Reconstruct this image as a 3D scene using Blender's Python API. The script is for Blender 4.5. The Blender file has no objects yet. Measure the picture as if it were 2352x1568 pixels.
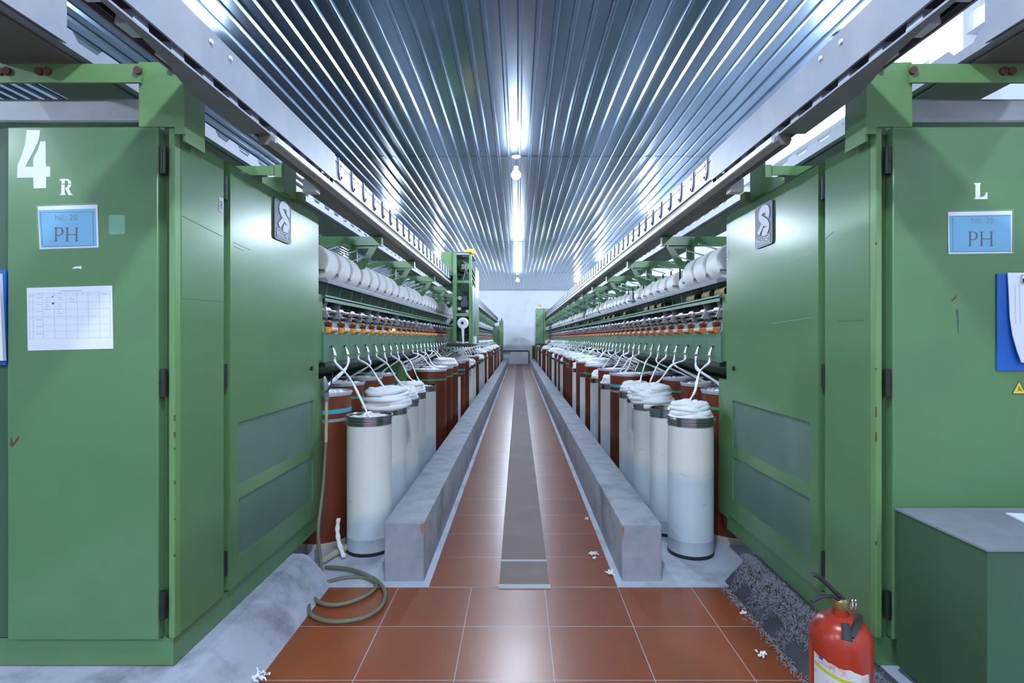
import bpy, bmesh, math, random
from mathutils import Vector, Matrix
PI = math.pi
S = bpy.context.scene
COL = S.collection
R = random.Random(7)

# ------------------------------------------------------------------ camera, world, exposure
FPX = 1235.0                      # focal length in pixels of the 2352 px wide frame
CAM = (-0.025, 0.0, 1.36)
cd = bpy.data.cameras.new('camera'); cam = bpy.data.objects.new('camera', cd); COL.objects.link(cam)
cam.location = CAM; cam.rotation_euler = (PI/2, 0, 0)
cd.sensor_width = 36.0; cd.lens = FPX/2352*36.0
cd.shift_x = -15/2352; cd.shift_y = -7/2352
cd.clip_start = 0.05; cd.clip_end = 100
S.camera = cam
S.view_settings.view_transform = 'Standard'; S.view_settings.look = 'None'
S.view_settings.gamma = 1.0; S.view_settings.use_curve_mapping = False
S.view_settings.exposure = 0.0
W = bpy.data.worlds.new('world'); S.world = W; W.use_nodes = True
W.node_tree.nodes['Background'].inputs[0].default_value = (0.75, 0.85, 1, 1)
W.node_tree.nodes['Background'].inputs[1].default_value = 0.3
S.cycles.max_bounces = 10; S.cycles.diffuse_bounces = 5; S.cycles.glossy_bounces = 5
S.cycles.sample_clamp_indirect = 6.0
LAMP_COL = (0.70, 0.83, 1.0)
LAMP = 1560.0                       # emission strength of every bulb
CEIL = 3.96                        # ceiling height

# ------------------------------------------------------------------ materials
MATS = {}
def nodes(name):
    m = bpy.data.materials.new(name); m.use_nodes = True
    nt = m.node_tree; b = nt.nodes['Principled BSDF']
    return m, nt, b
def mat(name, col, rough=0.5, metal=0.0, var=0.12, scale=6.0, bump=0.0, dirt=None, dirt_amt=0.35, emit=None, alpha=1.0,
        dscale=2.5, spec=0.5, stretch=(1,1,1)):
    m, nt, b = nodes(name); L = nt.links.new
    tc = nt.nodes.new('ShaderNodeTexCoord')
    mp = nt.nodes.new('ShaderNodeMapping'); mp.inputs['Scale'].default_value = stretch
    L(tc.outputs['Object'], mp.inputs['Vector'])
    nz = nt.nodes.new('ShaderNodeTexNoise'); nz.inputs['Scale'].default_value = scale; nz.inputs['Detail'].default_value = 5
    L(mp.outputs[0], nz.inputs['Vector'])
    mx = nt.nodes.new('ShaderNodeMix'); mx.data_type = 'RGBA'
    c1 = [max(0, c*(1-var)) for c in col]; c2 = [min(1, c*(1+var)) for c in col]
    mx.inputs[6].default_value = (*c1, 1); mx.inputs[7].default_value = (*c2, 1)
    L(nz.outputs['Fac'], mx.inputs[0])
    out = mx.outputs[2]
    if dirt:
        n2 = nt.nodes.new('ShaderNodeTexNoise'); n2.inputs['Scale'].default_value = dscale; n2.inputs['Detail'].default_value = 8
        n2.inputs['Roughness'].default_value = 0.65
        L(mp.outputs[0], n2.inputs['Vector'])
        rp = nt.nodes.new('ShaderNodeMapRange'); rp.inputs[1].default_value = 0.5; rp.inputs[2].default_value = 0.72
        rp.inputs[4].default_value = dirt_amt
        L(n2.outputs['Fac'], rp.inputs[0])
        m2 = nt.nodes.new('ShaderNodeMix'); m2.data_type = 'RGBA'
        L(rp.outputs[0], m2.inputs[0]); L(out, m2.inputs[6]); m2.inputs[7].default_value = (*dirt, 1)
        out = m2.outputs[2]
    L(out, b.inputs['Base Color'])
    b.inputs['Roughness'].default_value = rough; b.inputs['Metallic'].default_value = metal
    b.inputs['Specular IOR Level'].default_value = spec
    if bump:
        bp = nt.nodes.new('ShaderNodeBump'); bp.inputs['Strength'].default_value = bump; bp.inputs['Distance'].default_value = 0.01
        L(nz.outputs['Fac'], bp.inputs['Height']); L(bp.outputs[0], b.inputs['Normal'])
    if emit:
        b.inputs['Emission Color'].default_value = (*emit[:3], 1); b.inputs['Emission Strength'].default_value = emit[3]
    if alpha < 1:
        b.inputs['Alpha'].default_value = alpha
    MATS[name] = m
    return m

GREEN = (0.104, 0.222, 0.091)
mat('green', GREEN, 0.23, 0, 0.09, 2.2, 0.0, dirt=(0.085, 0.15, 0.095), dirt_amt=0.3, dscale=1.7)
mat('green_light', (0.135, 0.27, 0.0975), 0.42, 0, 0.08, 3)
mat('green_dusty', (0.1013, 0.1762, 0.135), 0.6, 0, 0.15, 5, dirt=(0.17, 0.23, 0.21), dirt_amt=0.45, dscale=3)
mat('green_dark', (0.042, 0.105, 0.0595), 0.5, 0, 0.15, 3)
mat('green_panel', (0.075, 0.18, 0.105), 0.4, 0, 0.08, 3)
mat('green_box', (0.042, 0.108, 0.052), 0.55, 0, 0.15, 3, dirt=(0.08, 0.12, 0.09), dirt_amt=0.4)
mat('dust', (0.21, 0.225, 0.25), 0.95, 0, 0.2, 14, 0.4)
mat('galv', (0.265, 0.278, 0.325), 0.5, 0.3, 0.12, 7, 0.0, dirt=(0.42, 0.40, 0.42), dirt_amt=0.4)
mat('galv_bright', (0.62, 0.65, 0.73), 0.4, 0.4, 0.1, 9)
mat('galv_dirty', (0.16, 0.152, 0.136), 0.6, 0.35, 0.25, 9, 0.1)
mat('dull_steel', (0.33, 0.33, 0.35), 0.5, 0.7, 0.2, 10)
mat('can_rim', (0.42, 0.42, 0.44), 0.22, 1.0, 0.15, 12)
mat('lint_grey', (0.36, 0.37, 0.42), 0.95)
mat('hook_steel', (0.10, 0.10, 0.13), 0.4, 0.5)
mat('sign_ink', (0.12, 0.24, 0.36), 0.6)
mat('chrome', (0.75, 0.76, 0.78), 0.18, 1.0, 0.05, 10)
mat('steel', (0.5, 0.5, 0.52), 0.3, 0.9, 0.1, 20)
mat('black', (0.012, 0.012, 0.014), 0.45, 0, 0.2, 8)
mat('dark_rubber', (0.02, 0.021, 0.024), 0.6, 0, 0.2, 8)
mat('rust', (0.13, 0.055, 0.04), 0.75, 0.2, 0.35, 40)
mat('white_paint', (0.82, 0.86, 0.90), 0.5, 0, 0.03, 8)
mat('paper', (0.80, 0.84, 0.92), 0.8, 0, 0.02, 6)
mat('paper_blue', (0.12, 0.424, 0.656), 0.55, 0, 0.06, 5)
mat('ink', (0.05, 0.07, 0.10), 0.6, 0, 0.1, 6)
mat('ink_soft', (0.42, 0.47, 0.62), 0.7, 0, 0.1, 6)
mat('ink_violet', (0.10, 0.09, 0.32), 0.7, 0, 0.1, 6)
mat('plastic_blue', (0.008, 0.104, 0.44), 0.45, 0, 0.08, 6)
mat('yellow', (0.85, 0.62, 0.02), 0.45, 0, 0.05, 6)
mat('mint', (0.1875, 0.4125, 0.27), 0.5, 0, 0.03, 6)
mat('plate_grey', (0.10, 0.105, 0.14), 0.4, 0.2, 0.08, 12)
mat('emblem_white', (0.75, 0.82, 0.85), 0.4, 0, 0.02, 6)
mat('brown_can', (0.16, 0.032, 0.0112), 0.36, 0, 0.12, 4, dirt=(0.12, 0.025, 0.01), dirt_amt=0.5)
mat('cream', (0.44, 0.4, 0.32), 0.7, 0, 0.1, 8)
mat('tape_green', (0.03, 0.33, 0.14), 0.5)
mat('tape_blue', (0.04, 0.36, 0.46), 0.5)
mat('tape_grey', (0.25, 0.30, 0.33), 0.5)
mat('cotton', (0.94, 0.95, 0.97), 0.95, 0, 0.04, 40, 0.35, spec=0.1)
mat('yarn', (0.93, 0.92, 0.90), 0.9, 0, 0.03, 30, 0.1, spec=0.15)
mat('tube_paper', (0.442, 0.357, 0.136), 0.6, 0, 0.08, 12)
mat('tube_inside', (0.14, 0.15, 0.14), 0.7, 0, 0.2, 12)
mat('amber', (0.765, 0.342, 0.018), 0.35, 0, 0.05, 6)
mat('orange', (0.6375, 0.1785, 0.0298), 0.4, 0, 0.08, 9)
mat('orange_pale', (0.70, 0.46, 0.34), 0.4, 0, 0.08, 9)
mat('red_button', (0.16, 0.012, 0.012), 0.4)
mat('red_lit', (0.9, 0.1, 0.03), 0.4, emit=(1, 0.22, 0.05, 9.0))
mat('brass', (0.45, 0.36, 0.16), 0.35, 0.8)
mat('beacon', (0.9, 0.4, 0.02), 0.25, emit=(1, 0.35, 0.02, 0.5))
mat('beacon_red', (0.85, 0.17, 0.03), 0.3)
mat('extinguisher_red', (0.38, 0.034, 0.014), 0.28, 0, 0.08, 5)
mat('hose', (0.16, 0.16, 0.10), 0.5, 0, 0.25, 12)
mat('hose_top', (0.42, 0.40, 0.24), 0.5, 0, 0.2, 12)
mat('plastic_white', (0.78, 0.82, 0.84), 0.35)
mat('label_paper', (0.68, 0.68, 0.68), 0.6, 0, 0.08, 20, dirt=(0.45, 0.06, 0.04), dirt_amt=0.9, dscale=22)
mat('lime', (0.50, 0.52, 0.03), 0.5)
mat('wall_white', (0.80, 0.83, 0.88), 0.9, 0, 0.04, 2, dirt=(0.58, 0.62, 0.66), dirt_amt=0.5, dscale=0.8)
mat('wall_right', (0.72, 0.75, 0.79), 0.9, 0, 0.02, 2)
mat('bulb', (1, 1, 1), 0.4, emit=(*LAMP_COL, LAMP))
mat('concrete', (0.31, 0.325, 0.365), 0.75, 0, 0.3, 9, 0.35, dirt=(0.15, 0.155, 0.175), dirt_amt=0.65, dscale=5)
mat('concrete_light', (0.52, 0.55, 0.64), 0.85, 0, 0.15, 6, 0.2, dirt=(0.20, 0.21, 0.24), dirt_amt=0.7, dscale=3.5)
mat('plinth_light', (0.47, 0.49, 0.58), 0.85, 0, 0.15, 5, 0.2, dirt=(0.09, 0.07, 0.08), dirt_amt=0.85, dscale=2.6)
mat('plinth_dark', (0.06, 0.062, 0.068), 0.9, 0, 0.3, 9, 0.3)
mat('strip', (0.20, 0.125, 0.105), 0.62, 0, 0.12, 4, dirt=(0.24, 0.20, 0.19), dirt_amt=0.5)
mat('grout', (0.55, 0.56, 0.60), 0.85, 0, 0.12, 20)
mat('brick_chip', (0.45, 0.14, 0.06), 0.9, 0, 0.2, 30)

def floor_mat():
    m, nt, b = nodes('terracotta_tiles'); L = nt.links.new
    tc = nt.nodes.new('ShaderNodeTexCoord'); mp = nt.nodes.new('ShaderNodeMapping')
    mp.inputs['Location'].default_value = (0.282, -2.94, 0)
    L(tc.outputs['Object'], mp.inputs['Vector'])
    br = nt.nodes.new('ShaderNodeTexBrick'); br.offset = 0.0; br.squash = 1.0
    br.inputs['Scale'].default_value = 1.0; br.inputs['Brick Width'].default_value = 0.4; br.inputs['Row Height'].default_value = 0.4
    br.inputs['Mortar Size'].default_value = 0.0022; br.inputs['Mortar Smooth'].default_value = 0.1
    br.inputs['Color1'].default_value = (0.245, 0.058, 0.018, 1); br.inputs['Color2'].default_value = (0.275, 0.069, 0.022, 1)
    br.inputs['Mortar'].default_value = (0.40, 0.36, 0.35, 1)
    L(mp.outputs[0], br.inputs['Vector'])
    nz = nt.nodes.new('ShaderNodeTexNoise'); nz.inputs['Scale'].default_value = 5; nz.inputs['Detail'].default_value = 8
    L(tc.outputs['Object'], nz.inputs['Vector'])
    mr = nt.nodes.new('ShaderNodeMapRange'); mr.inputs[1].default_value = 0.45; mr.inputs[2].default_value = 0.8
    mr.inputs[4].default_value = 0.35; L(nz.outputs['Fac'], mr.inputs[0])
    mx = nt.nodes.new('ShaderNodeMix'); mx.data_type = 'RGBA'
    L(mr.outputs[0], mx.inputs[0]); L(br.outputs['Color'], mx.inputs[6]); mx.inputs[7].default_value = (0.20, 0.055, 0.022, 1)
    L(mx.outputs[2], b.inputs['Base Color'])
    r2 = nt.nodes.new('ShaderNodeMapRange'); r2.inputs[3].default_value = 0.26; r2.inputs[4].default_value = 0.32
    L(nz.outputs['Fac'], r2.inputs[0]); L(r2.outputs[0], b.inputs['Roughness'])
    bp = nt.nodes.new('ShaderNodeBump'); bp.inputs['Strength'].default_value = 0.25; bp.inputs['Distance'].default_value = 0.003
    bp.invert = True
    L(br.outputs['Fac'], bp.inputs['Height']); L(bp.outputs[0], b.inputs['Normal'])
    MATS['tiles'] = m
floor_mat()

def ceil_mat():
    m, nt, b = nodes('ribbed_sheet_metal'); L = nt.links.new
    tc = nt.nodes.new('ShaderNodeTexCoord')
    nz = nt.nodes.new('ShaderNodeTexNoise'); nz.inputs['Scale'].default_value = 0.9; nz.inputs['Detail'].default_value = 6
    L(tc.outputs['Object'], nz.inputs['Vector'])
    mx = nt.nodes.new('ShaderNodeMix'); mx.data_type = 'RGBA'
    mx.inputs[6].default_value = (0.19, 0.255, 0.34, 1); mx.inputs[7].default_value = (0.25, 0.325, 0.42, 1)
    L(nz.outputs['Fac'], mx.inputs[0]); L(mx.outputs[2], b.inputs['Base Color'])
    b.inputs['Metallic'].default_value = 1.0; b.inputs['Roughness'].default_value = 0.22
    MATS['ceiling'] = m
ceil_mat()

def can_mat():
    m, nt, b = nodes('white_can_shell'); L = nt.links.new
    tc = nt.nodes.new('ShaderNodeTexCoord'); oi = nt.nodes.new('ShaderNodeObjectInfo')
    sp = nt.nodes.new('ShaderNodeSeparateXYZ'); L(tc.outputs['Object'], sp.inputs[0])
    nz = nt.nodes.new('ShaderNodeTexNoise'); nz.inputs['Scale'].default_value = 6; nz.inputs['Detail'].default_value = 6
    L(tc.outputs['Object'], nz.inputs['Vector'])
    a = nt.nodes.new('ShaderNodeMath'); a.operation = 'MULTIPLY_ADD'; a.inputs[1].default_value = 0.32; a.inputs[2].default_value = 0.22
    L(oi.outputs['Random'], a.inputs[0])                       # fill height of the sliver showing through the shell
    d = nt.nodes.new('ShaderNodeMath'); d.operation = 'SUBTRACT'; L(sp.outputs['Z'], d.inputs[0]); L(a.outputs[0], d.inputs[1])
    n3 = nt.nodes.new('ShaderNodeMath'); n3.operation = 'MULTIPLY_ADD'; n3.inputs[1].default_value = 0.12; L(nz.outputs['Fac'], n3.inputs[0]); L(d.outputs[0], n3.inputs[2])
    mr = nt.nodes.new('ShaderNodeMapRange'); mr.inputs[1].default_value = 0.0; mr.inputs[2].default_value = 0.10
    L(n3.outputs[0], mr.inputs[0])
    mx = nt.nodes.new('ShaderNodeMix'); mx.data_type = 'RGBA'
    mx.inputs[6].default_value = (0.58, 0.64, 0.70, 1); mx.inputs[7].default_value = (0.82, 0.81, 0.75, 1)
    L(mr.outputs[0], mx.inputs[0])
    n2 = nt.nodes.new('ShaderNodeTexNoise'); n2.inputs['Scale'].default_value = 9; n2.inputs['Detail'].default_value = 9; n2.inputs['Roughness'].default_value = 0.7
    mp = nt.nodes.new('ShaderNodeMapping'); mp.inputs['Scale'].default_value = (1, 1, 2.5)
    L(tc.outputs['Object'], mp.inputs['Vector']); L(mp.outputs[0], n2.inputs['Vector'])
    m3 = nt.nodes.new('ShaderNodeMapRange'); m3.inputs[1].default_value = 0.60; m3.inputs[2].default_value = 0.72; m3.inputs[4].default_value = 0.5
    L(n2.outputs['Fac'], m3.inputs[0])
    m4 = nt.nodes.new('ShaderNodeMix'); m4.data_type = 'RGBA'; m4.inputs[7].default_value = (0.30, 0.24, 0.19, 1)
    L(m3.outputs[0], m4.inputs[0]); L(mx.outputs[2], m4.inputs[6])
    L(m4.outputs[2], b.inputs['Base Color']); b.inputs['Roughness'].default_value = 0.4
    MATS['white_can'] = m
can_mat()

def glass_sleeve():
    m, nt, b = nodes('clear_plastic_sleeve')
    b.inputs['Base Color'].default_value = (0.9, 0.93, 1, 1); b.inputs['Roughness'].default_value = 0.12
    b.inputs['Alpha'].default_value = 0.05; b.inputs['Specular IOR Level'].default_value = 0.15
    MATS['sleeve'] = m
glass_sleeve()

# ------------------------------------------------------------------ geometry helpers
class B:
    """collects shapes; sgn mirrors x so that both sides of the aisle share one description"""
    def __init__(s, sgn=1):
        s.bm = bmesh.new(); s.g = sgn
    def v(s, p): return s.bm.verts.new((p[0]*s.g, p[1], p[2]))
    def box(s, x0, x1, y0, y1, z0, z1):
        vs = [s.v((x, y, z)) for x in (x0, x1) for y in (y0, y1) for z in (z0, z1)]
        for f in ((0,1,3,2), (4,6,7,5), (0,4,5,1), (2,3,7,6), (0,2,6,4), (1,5,7,3)):
            s.bm.faces.new([vs[i] for i in f])
        return s
    def prism(s, pts, axis, a, b):
        """pts 2D: axis 'y' -> (x,z), 'x' -> (y,z), 'z' -> (x,y)"""
        def P(p, t):
            if axis == 'y': return (p[0], t, p[1])
            if axis == 'x': return (t, p[0], p[1])
            return (p[0], p[1], t)
        v0 = [s.v(P(p, a)) for p in pts]; v1 = [s.v(P(p, b)) for p in pts]
        n = len(pts)
        s.bm.faces.new(v0); s.bm.faces.new(v1[::-1])
        for i in range(n):
            s.bm.faces.new((v0[i], v0[(i+1) % n], v1[(i+1) % n], v1[i]))
        return s
    def tube(s, pts, rad, seg=8, flat=1.0):
        pts = [Vector(p) for p in pts]; n = len(pts)
        rads = rad if isinstance(rad, (list, tuple)) else [rad]*n
        rings = []; up = None
        for i in range(n):
            t = (pts[min(i+1, n-1)] - pts[max(i-1, 0)])
            if t.length < 1e-9: t = Vector((0, 0, 1))
            t.normalize()
            if up is None:
                up = Vector((0, 0, 1)) if abs(t.z) < 0.9 else Vector((1, 0, 0))
            sx = t.cross(up)
            if sx.length < 1e-6: sx = t.orthogonal()
            sx.normalize(); up = sx.cross(t).normalized()
            ring = []
            for k in range(seg):
                a = 2*PI*k/seg
                p = pts[i] + sx*math.cos(a)*rads[i] + up*math.sin(a)*rads[i]*flat
                ring.append(s.v(p))
            rings.append(ring)
        for i in range(n-1):
            for k in range(seg):
                s.bm.faces.new((rings[i][k], rings[i][(k+1) % seg], rings[i+1][(k+1) % seg], rings[i+1][k]))
        s.bm.faces.new(rings[0][::-1]); s.bm.faces.new(rings[-1])
        return s
    def cyl(s, p0, p1, r0, r1=None, seg=16):
        return s.tube([p0, p1], [r0, r0 if r1 is None else r1], seg)
    def lathe(s, prof, c=(0, 0, 0), axis='z', seg=28, a0=0.0, a1=2*PI, close=False):
        full = abs(a1-a0-2*PI) < 1e-6
        cols = seg if full else seg+1
        grid = []
        for (r, h) in prof:
            row = []
            if r < 1e-6 and full:
                p = (c[0], c[1], c[2]+h) if axis == 'z' else ((c[0], c[1]+h, c[2]) if axis == 'y' else (c[0]+h, c[1], c[2]))
                row = [s.v(p)]*cols
            else:
                for k in range(cols):
                    a = a0 + (a1-a0)*k/seg; u, w = r*math.cos(a), r*math.sin(a)
                    p = (c[0]+u, c[1]+w, c[2]+h) if axis == 'z' else ((c[0]+u, c[1]+h, c[2]+w) if axis == 'y' else (c[0]+h, c[1]+u, c[2]+w))
                    row.append(s.v(p))
            grid.append(row)
        for i in range(len(grid)-1):
            for k in range(seg):
                k2 = (k+1) % cols if full else k+1
                q = [grid[i][k], grid[i][k2], grid[i+1][k2], grid[i+1][k]]
                u = []
                for vv in q:
                    if vv not in u: u.append(vv)
                if len(u) >= 3:
                    try: s.bm.faces.new(u)
                    except ValueError: pass
        return s
    def sphere(s, c, r, seg=12, sz=1.0):
        n = max(6, seg//2)
        return s.lathe([(r*math.sin(PI*i/n) if 0 < i < n else 0, -r*sz*math.cos(PI*i/n)) for i in range(n+1)], c, 'z', seg)
    def mesh(s, name, m, smooth=False, origin=(0, 0, 0), recalc=True):
        if recalc: bmesh.ops.recalc_face_normals(s.bm, faces=s.bm.faces)
        bmesh.ops.translate(s.bm, verts=s.bm.verts, vec=-Vector(origin))
        me = bpy.data.meshes.new(name); s.bm.to_mesh(me); s.bm.free()
        me.materials.append(MATS[m])
        if smooth:
            for p in me.polygons: p.use_smooth = True
            try: me.set_sharp_from_angle(angle=math.radians(smooth if smooth > 1 else 40))
            except Exception: pass
        return me
    def build(s, name, m, parent=None, smooth=False, bevel=0.0, recalc=True):
        org = Vector((0, 0, 0))
        q = parent
        while q is not None:
            org += q.location; q = q.parent
        o = bpy.data.objects.new(name, s.mesh(name, m, smooth, org, recalc)); COL.objects.link(o)
        if parent: o.parent = parent
        if bevel:
            bv = o.modifiers.new('bevel', 'BEVEL'); bv.width = bevel; bv.segments = 2; bv.limit_method = 'ANGLE'
            bv.angle_limit = math.radians(50)
        return o

def tag(o, label=None, cat=None, group=None, kind=None):
    if label: o['label'] = label
    if cat: o['category'] = cat
    if group: o['group'] = group
    if kind: o['kind'] = kind
    return o
def thing(name, label, cat, loc=(0, 0, 0), group=None):
    o = bpy.data.objects.new(name, None); COL.objects.link(o); o.location = loc; o.empty_display_size = 0.1
    return tag(o, label, cat, group)
def inst(name, me, parent, loc=(0, 0, 0), rz=0.0, scale=None):
    o = bpy.data.objects.new(name, me); COL.objects.link(o); o.parent = parent; o.location = loc
    if rz: o.rotation_euler = (0, 0, rz)
    if scale: o.scale = scale
    return o
def struct(o): o['kind'] = 'structure'; return o
def strokes(pieces, org, right, up, t=0.0012):
    """flat lettering: pieces are 2D polygons laid on a surface with a little thickness"""
    b = B(); org, right, up = Vector(org), Vector(right), Vector(up); nrm = right.cross(up)
    for pts in pieces:
        v0 = [b.bm.verts.new(org + right*p[0] + up*p[1]) for p in pts]
        v1 = [b.bm.verts.new(org + right*p[0] + up*p[1] + nrm*t) for p in pts]
        n = len(pts); b.bm.faces.new(v0[::-1]); b.bm.faces.new(v1)
        for i in range(n): b.bm.faces.new((v0[i], v0[(i+1) % n], v1[(i+1) % n], v1[i]))
    return b
def ribbon(path, w):
    out = []; n = len(path); L, Rr = [], []
    for i in range(n):
        a = Vector(path[max(0, i-1)]); c = Vector(path[min(n-1, i+1)]); t = (c-a).normalized(); q = Vector((-t.y, t.x))
        wi = w[i] if isinstance(w, list) else w
        p = Vector(path[i]); L.append(p+q*wi/2); Rr.append(p-q*wi/2)
    for i in range(n-1):
        out.append([L[i], Rr[i], Rr[i+1], L[i+1]])
    return out
def smooth_path(pts, n=8):
    out = []; m = len(pts)
    for i in range(m-1):
        p0, p1, p2, p3 = [Vector(pts[min(max(j, 0), m-1)]) for j in (i-1, i, i+1, i+2)]
        for k in range(n):
            t = k/n
            out.append(0.5*((2*p1)+(-p0+p2)*t+(2*p0-5*p1+4*p2-p3)*t*t+(-p0+3*p1-3*p2+p3)*t*t*t))
    out.append(Vector(pts[-1])); return out
def rect(x0, y0, x1, y1): return [(x0, y0), (x1, y0), (x1, y1), (x0, y1)]
def text(s, size, org, right, up, name, m, parent, t=0.001, align='CENTER', narrow=1.0, bold=0.0):
    cu = bpy.data.curves.new('txt', 'FONT'); cu.body = s; cu.size = size; cu.align_x = align; cu.resolution_u = 3; cu.offset = bold
    tmp = bpy.data.objects.new('txt', cu); COL.objects.link(tmp)
    me = bpy.data.meshes.new_from_object(tmp.evaluated_get(bpy.context.evaluated_depsgraph_get()))
    bpy.data.objects.remove(tmp); bpy.data.curves.remove(cu)
    right, up, org = Vector(right), Vector(up), Vector(org); nrm = right.cross(up)
    off = Vector((0, 0, 0)); q = parent
    while q is not None: off += q.location; q = q.parent
    for v in me.vertices: v.co = org + right*v.co.x*narrow + up*v.co.y + nrm*t - off
    me.materials.clear(); me.materials.append(MATS[m])
    o = bpy.data.objects.new(name, me); COL.objects.link(o); o.parent = parent
    return o
def P(px, py, d):
    """point seen at pixel (px,py) at depth d, in aisle coordinates"""
    return (CAM[0] + (px-1191)/FPX*d, d, CAM[2] - (py-777)/FPX*d)
ORD = ['first','second','third','fourth','fifth','sixth','seventh','eighth','ninth','tenth','eleventh','twelfth','thirteenth',
       'fourteenth','fifteenth','sixteenth','seventeenth','eighteenth','nineteenth','twentieth']
SIDE = {-1: 'left', 1: 'right'}

# ------------------------------------------------------------------ room shell
YB, YF, XL, XR = 29.0, -7.0, -9.0, 3.12
b = B(); b.box(XL-0.2, XR+0.2, YF-0.2, YB+0.2, -0.15, 0.0); struct(b.build('floor', 'tiles'))
b = B(); b.box(XL-0.2, XR+0.2, YB, YB+0.2, 0, CEIL+0.2)
struct(b.build('wall_back', 'wall_white'))
# shallow pilasters and tie beam standing proud of the far wall
b = B(); b.box(XL, XR, YB-0.03, YB, 3.78, CEIL)
for x in (-4.6, -1.02, 1.0): b.box(x-0.17, x+0.17, YB-0.03, YB, 0, 3.78)
struct(b.build('trim_1', 'wall_white'))
b = B(); b.box(XL-0.2, XR+0.2, YF-0.2, YF, 0, CEIL+0.2); struct(b.build('wall_front', 'wall_white'))
b = B(); b.box(XL-0.2, XL, YF, YB, 0, CEIL+0.2); struct(b.build('wall_left', 'wall_white'))
b = B(); b.box(XR, XR+0.2, YF, YB, 0, CEIL+0.2); struct(b.build('wall_right', 'wall_right'))
b = B()
for y in (-0.2, 3.66, 7.5, 11.4, 15.3, 19.2, 23.1): b.box(XR-0.12, XR, y, y+0.3, 0, CEIL)
b.box(XR-0.10, XR, YF, YB, 3.43, 3.55)
struct(b.build('trim_2', 'wall_right'))
# low masonry ledge closing the aisle at the far wall
b = B(); b.box(-0.47, 0.5, YB-0.35, YB-0.03, 0, 0.66); struct(b.build('trim_3', 'wall_white'))
b = B(); b.box(-0.9, 0.53, YB-0.38, YB-0.03, 0.66, 0.72); b.box(0.5, 0.56, YB-0.38, YB-0.03, 0, 0.66); struct(b.build('trim_4', 'plinth_dark'))
# ribbed ceiling
b = B(); pitch = 0.1466; prof = []
x = XL-0.1
k0 = math.floor((XL-0.05)/pitch)
k = k0
prof = []
while k*pitch < XR+0.1:
    c = k*pitch - 0.012
    prof += [(c-0.026, CEIL), (c-0.011, CEIL-0.024), (c+0.011, CEIL-0.024), (c+0.026, CEIL),
             ]
    k += 1
seams = [YF, -2.4, 1.1, 4.55, 7.75, 11.1, 14.5, 17.9, 21.3, 24.7, YB]
for i in range(len(seams)-1):
    ya, yb = seams[i]-(0.06 if i else 0), seams[i+1]; dz = 0.0025*(i % 2)
    v0 = [b.v((p[0], ya, p[1]+dz)) for p in prof]; v1 = [b.v((p[0], yb, p[1]+dz)) for p in prof]
    for j in range(len(prof)-1): b.bm.faces.new((v0[j], v0[j+1], v1[j+1], v1[j]))
b.box(XL-0.2, XR+0.2, YF-0.2, YB+0.2, CEIL+0.02, CEIL+0.2)
struct(b.build('ceiling', 'ceiling', recalc=False))

# floor slabs under the cans, kerbs, duct strip
nt = 5
for s in (-1, 1):
    b = B(s); b.box(0.515, 2.6, 2.94, YB, -0.02, 0.006); struct(b.build('trim_%d' % nt, 'concrete_light')); nt += 1
    b = B(s); b.box(0.552, 0.775, 3.0, 28.4, 0.0, 0.325 if s > 0 else 0.335); o = struct(b.build('trim_%d' % nt, 'concrete', bevel=0.008)); nt += 1
b = B(); b.prism([(0.553, 0.318), (0.566, 0.300), (0.561, 0.262), (0.556, 0.255), (0.553, 0.27)], 'y', 2.9975, 3.001)
struct(b.build('trim_%d' % nt, 'brick_chip')); nt += 1
b = B(-1); b.prism([(0.553, 0.328), (0.572, 0.322), (0.569, 0.285), (0.560, 0.262), (0.556, 0.288), (0.553, 0.30)], 'y', 2.9975, 3.001)
struct(b.build('trim_%d' % nt, 'brick_chip')); nt += 1
b = B(); b.box(-0.132, 0.146, 2.96, 28.6, -0.01, 0.004); struct(b.build('trim_%d' % nt, 'strip')); nt += 1
b = B(); b.box(-0.136, 0.15, 2.925, 2.965, -0.01, 0.006); b.box(-0.132, 0.146, 3.27, 3.295, -0.01, 0.006)
struct(b.build('trim_%d' % nt, 'grout')); nt += 1
# plinths under the two end cabinets
for s in (-1, 1):
    b = B(s)
    xa = 1.06 if s < 0 else 1.12
    b.prism([(xa, 0.0), (xa+0.135, 0.148), (xa+0.17, 0.160), (2.5, 0.160), (2.5, 0.0)], 'y', 0.3, 3.0)
    struct(b.build('trim_%d' % nt, 'plinth_light' if s < 0 else 'plinth_dark')); nt += 1
b = B(); b.box(1.30, 2.5, 0.3, 2.99, 0.158, 0.164); struct(b.build('trim_%d' % nt, 'concrete_light')); nt += 1
b = B(); b.box(-8.99, -2.62, -6.99, 28.99, -0.01, 0.004); struct(b.build('trim_%d' % nt, 'plinth_dark')); nt += 1  # dark slab added out of view so the ceiling mirrors less red floor
# corridor tiles laid from the duct strip to the kerbs
for x0, x1, ox in ((-0.56, -0.132, 0.15), (0.146, 0.56, 0.428)):
    b = B(); b.box(x0, x1, 2.941, 28.65, -0.01, 0.002); o = struct(b.build('trim_%d' % nt, 'tiles')); nt += 1
    for v in o.data.vertices: v.co.x -= ox
    o.location.x = ox

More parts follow.
